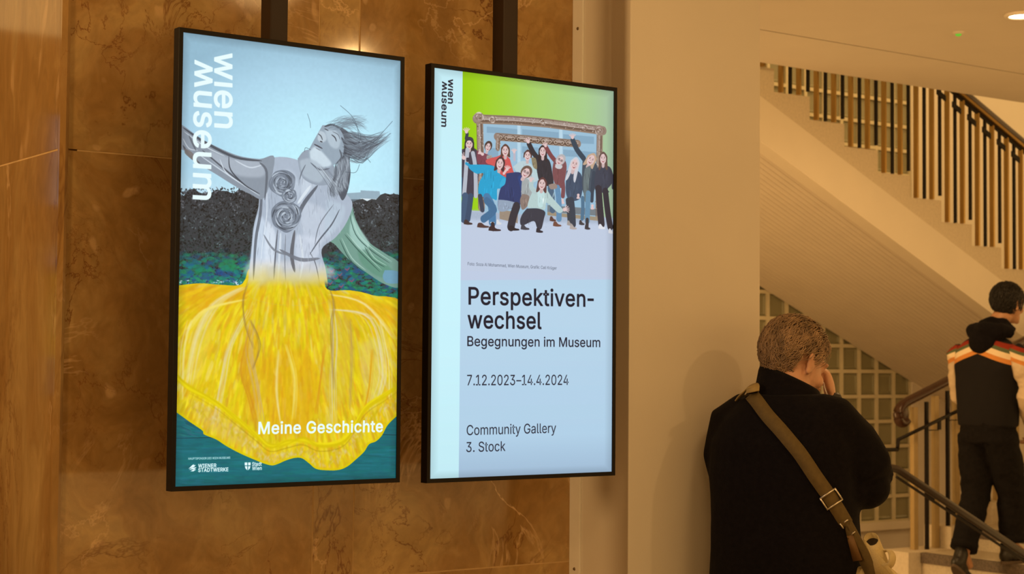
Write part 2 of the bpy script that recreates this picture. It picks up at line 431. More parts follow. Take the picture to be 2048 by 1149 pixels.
# treads
for k in range(-3, 12):
    x0, x1, z = x_edge(k), x_edge(k + 1), z_tread(k) + 0.149
    obj('stair_tread', boxm(x0, x1 + 0.0, YS + 0.061, YG - 0.06, z - 0.045, z - 0.0, bev=0.004), M['terrazzo'], stair)
    obj('stair_riser', boxm(x1 - 0.02, x1 - 0.001, YS + 0.062, YG - 0.061, z - 0.149, z - 0.046), M['terrazzo'], stair)

# upper railing
rail = empty('stair_railing', (7.4, YS, 3.2)); tag(rail, 'long railing of brass flat posts and thin black bars on the upper stair flight', 'railing')
def child(name, bm, mat, par, base, **k):
    bmesh.ops.translate(bm, verts=bm.verts[:], vec=(-base[0], -base[1], -base[2]))
    return obj(name, bm, mat, par, **k)
RB = (7.4, YS, 3.2)
rt = lambda x: 3.426 + (x - 9.328) * SL - 0.045      # underside of the wooden rail
xe = 11.2
post_xs = []
for k in range(-3, 12):
    zt = z_tread(k) + 0.149
    for q in range(2):
        x = x_edge(k) + 0.055 + q * 0.1607
        # flat brass post: 26 mm face, 46 mm deep
        child('post', boxm(x - 0.008, x + 0.008, YS - 0.024, YS + 0.012, zt - (0.0 if q else 0.0), rt(x) - 0.035, bev=0.002), M['brass'], rail, RB)
        xb_ = x + 0.0803
        low = zt + (0.0 if q == 0 else 0.03)
        child('bar', boxm(xb_ - 0.009, xb_ + 0.009, YS - 0.018, YS, low, rt(xb_) - 0.02), M['black'], rail, RB)
        bz = rt(xb_) - 0.135
        bm = prism([(xb_ - 0.045, bz + 0.0417 - 0.0), (xb_ + 0.045, bz), (xb_ + 0.045, bz - 0.04), (xb_ - 0.045, bz + 0.0017)], YS - 0.028, YS - 0.019)
        child('bracket', bm, M['black'], rail, RB)
child('top_strip', prism([(5.9, rt(5.9)), (xe, rt(xe)), (xe, rt(xe) - 0.022), (5.9, rt(5.9) - 0.022)], YS - 0.040, YS + 0.016), M['brass'], rail, RB)
child('flat_bar', prism([(5.9, rt(5.9) - 0.022), (xe, rt(xe) - 0.022), (xe, rt(xe) - 0.046), (5.9, rt(5.9) - 0.046)], YS - 0.020, YS - 0.002), M['black'], rail, RB)
bm = bmesh.new(); tube(bm, [(5.9, YS - 0.01, rt(5.9) + 0.026), (xe, YS - 0.01, rt(xe) + 0.026)], [(0.034, 0.028)] * 2, 16)
child('handrail', bm, M['rail_wood'], rail, RB, smooth=True)

# ------------------------------------------------------------------ lower flight (rises to the right)
low = empty('wall_staircase_lower', (0, 0, 0)); tag(low, kind='structure')
YL = 7.40; RUN = 0.42; RISE = 0.145
lx = lambda k: 8.452 + (k - 2) * RUN
for k in range(1, 9):
    x0 = lx(k); z = k * RISE
    obj('stair_riser', boxm(x0 + 0.012, x0 + RUN + 0.03, 6.14, YL - 0.115, z - RISE, z - 0.052), M['terrazzo'], low)
    obj('stair_nosing', boxm(x0, x0 + 0.05, 6.13, YL - 0.11, z - 0.066, z - 0.0005, bev=0.004), M['nosing'], low)
    obj('stair_tread', boxm(x0 + 0.0505, x0 + RUN + 0.012, 6.13, YL - 0.11, z - 0.051, z - 0.0007), M['terrazzo'], low)
for k in range(1, 9):
    x0 = lx(k) - 0.115; z = k * RISE + 0.006
    x1 = x0 + RUN if k < 8 else x0 + 2
    obj('stair_curb', boxm(x0, x1 - 0.001, YL - 0.11, YL + 0.12, 0 if k > 1 else 0, z, bev=0.003), M['cheek'], low)
obj('stair_back_wall', boxm(9.6, 12.5, YL + 0.16, YL + 0.2, 0, 1.28), M['cream'], low)
# lower railing
lr = empty('stair_railing', (8.3, YL, 0.3)); tag(lr, 'lower stair railing with thick wooden handrail ending in a rounded scroll', 'railing')
LB = (8.3, YL, 0.3)
lt = lambda x: 1.235 + (x - 8.41) * 0.345
for k in range(2, 8):
    for q in range(2):
        x = lx(k) - 0.115 + 0.190 + q * 0.21
        z = k * RISE + 0.006
        child('post', boxm(x - 0.030, x + 0.012, YL - 0.020, YL + 0.014, z, lt(x) - 0.04, bev=0.003), M['post_paint'], lr, LB)
        xb_ = x + 0.072
        child('bar', boxm(xb_ - 0.011, xb_ + 0.011, YL - 0.05, YL - 0.03, z - (0 if q else 0.0) , lt(xb_) - 0.03), M['black'], lr, LB)
        bz = 0.645 - (xb_ - 8.60) * 0.46
        if k < 4: child('bracket', prism([(xb_ - 0.05, bz + 0.045), (xb_ - 0.03, bz + 0.055), (xb_ + 0.055, bz - 0.02), (xb_ + 0.045, bz - 0.045)], YL - 0.062, YL - 0.051), M['black'], lr, LB)
        rz = 1.12 + (xb_ + 0.09 - 8.60) * 0.305
        child('bracket', boxm(xb_ + 0.075, xb_ + 0.10, YL - 0.08, YL - 0.066, rz - 0.062, rz + 0.01), M['black'], lr, LB)
        child('bracket', boxm(xb_ + 0.0115, xb_ + 0.10, YL - 0.06, YL - 0.04, rz - 0.068, rz - 0.0625), M['black'], lr, LB)
path = [(8.425, YL - 0.02, 1.150), (8.395, YL - 0.02, 1.130), (8.360, YL - 0.02, 1.140), (8.345, YL - 0.02, 1.18), (8.355, YL - 0.02, 1.222), (8.41, YL - 0.02, 1.262), (8.60, YL - 0.02, 1.328)]
path = smooth_path(path, 5) + [Vector((11.0, YL - 0.02, 1.328 + 2.4 * 0.345))]
bm = bmesh.new(); tube(bm, path, [(0.036, 0.030)] * len(path), 16); ellipsoid(bm, (8.378, YL - 0.02, 1.185), (.058, .036, .074)); child('handrail', bm, M['rail_wood'], lr, LB, smooth=True)
bm = bmesh.new()
sec = [(8.06, 0.966), (8.274, 0.963), (8.283, 1.027), (8.792, 1.184), (11.0, 1.184 + 2.208 * 0.302)]
for a, b in zip(sec[:-1], sec[1:]):
    tube(bm, [(a[0], YL - 0.075, a[1]), (b[0], YL - 0.075, b[1])], 0.0125, 8)
    ellipsoid(bm, (b[0], YL - 0.075, b[1]), (0.0127,) * 3, seg=8, rings=6)
child('lower_rail', bm, M['black'], lr, LB, smooth=True)

# handrail of the flight going down, nearer the camera
YD = 6.0
dr = empty('stair_handrail', (6.2, YD, 0)); tag(dr, 'dark round metal handrail sloping down to the right in front of the climbing man', 'handrail')
DB = (6.2, YD, 0)
bm = bmesh.new(); pp = [(6.15, YD, 0.966), (6.70, YD, 0.968), (6.775, YD, 0.955), (6.84, YD, 0.925), (8.9, YD, 0.925 - 2.06 * 0.482)]
pp = [Vector(pp[0])] + smooth_path(pp[1:4], 5) + [Vector(pp[4])]
tube(bm, pp, [(0.021, 0.021)] * len(pp), 14); child('handrail', bm, M['dark_rail'], dr, DB, smooth=True)
bm = bmesh.new(); tube(bm, [(6.775, YD + 0.004, 0.915), (8.9, YD + 0.004, 0.915 - 2.125 * 0.482)], 0.008, 8); child('flat_bar', bm, M['black'], dr, DB)
for x in (6.18,):
    child('post', boxm(x - 0.015, x + 0.015, YD - 0.015, YD + 0.015, 0, 0.95), M['black'], dr, DB)
for x in (8.7,):
    z = 0.955 - (x - 6.775) * 0.482 - 0.02
    child('post', boxm(x - 0.015, x + 0.015, YD - 0.01, YD + 0.02, -0.0 if False else z - 0.95, z), M['black'], dr, DB)
# flight going down
for k in range(1, 6):
    x0 = 6.95 + (k - 1) * 0.32
    obj('stair_tread', boxm(x0, x0 + 0.34, 5.2, 6.12, -0.16 * k - 0.14, -0.16 * k), M['terrazzo'], low)

# foyer walls out of view, added to darken what the polished marble reflects
fw = obj('wall_far', boxm(-3.2, XC - 0.06, 9.3, 9.5, 0, CEIL), M['marble']); tag(fw, kind='structure')
lw = obj('wall_far_left', boxm(-3.4, -3.2, -4, 9.5, 0, CEIL), M['marble']); tag(lw, kind='structure')

# ceiling fittings
def spotlight(x, y, label):
    r = empty('ceiling_spotlight', (x, y, CEIL)); tag(r, label, 'ceiling light', None)
    bm = bmesh.new(); prof = [(0.062, 0.0), (0.085, 0.0), (0.088, -0.006), (0.082, -0.014), (0.066, -0.016), (0.060, -0.010)]
    rg = [[bm.verts.new((a * math.cos(t * math.pi / 16), a * math.sin(t * math.pi / 16), z)) for t in range(32)] for a, z in prof]
    for i in range(len(prof)):
        for t in range(32): bm.faces.new((rg[i][t], rg[i][(t + 1) % 32], rg[(i + 1) % len(prof)][(t + 1) % 32], rg[(i + 1) % len(prof)][t]))
    obj('trim_ring', bm, M['cream'], r, smooth=True)
    bm = bmesh.new(); bmesh.ops.create_circle(bm, cap_ends=True, segments=32, radius=0.061, matrix=Matrix.Translation((0, 0, -0.007)))
    obj('diffuser', bm, M['lamp'], r)
    return r
M['lamp'] = emit_mat('lit_diffuser', (1.0, 0.80, 0.50), 18)
spotlight(7.23, 5.54, 'round lit ceiling spotlight at the top right edge near the stairs')
spotlight(4.98, 0.28, 'round lit ceiling spotlight seen only as a glint in the marble')
det = empty('smoke_detector', (7.345, 6.049, CEIL)); tag(det, 'tiny ceiling sensor glowing green beside the lit spotlight', 'sensor')
bm = bmesh.new(); ellipsoid(bm, (0, 0, 0), (0.034, 0.034, 0.014)); obj('housing', bm, M['ceiling'], det, smooth=True)
bm = bmesh.new(); ellipsoid(bm, (0, 0, -0.012), (0.018, 0.018, 0.012), seg=12, rings=8); obj('indicator', bm, emit_mat('green_indicator', (0.22, 0.72, 0.05), 0.7), det, smooth=True)
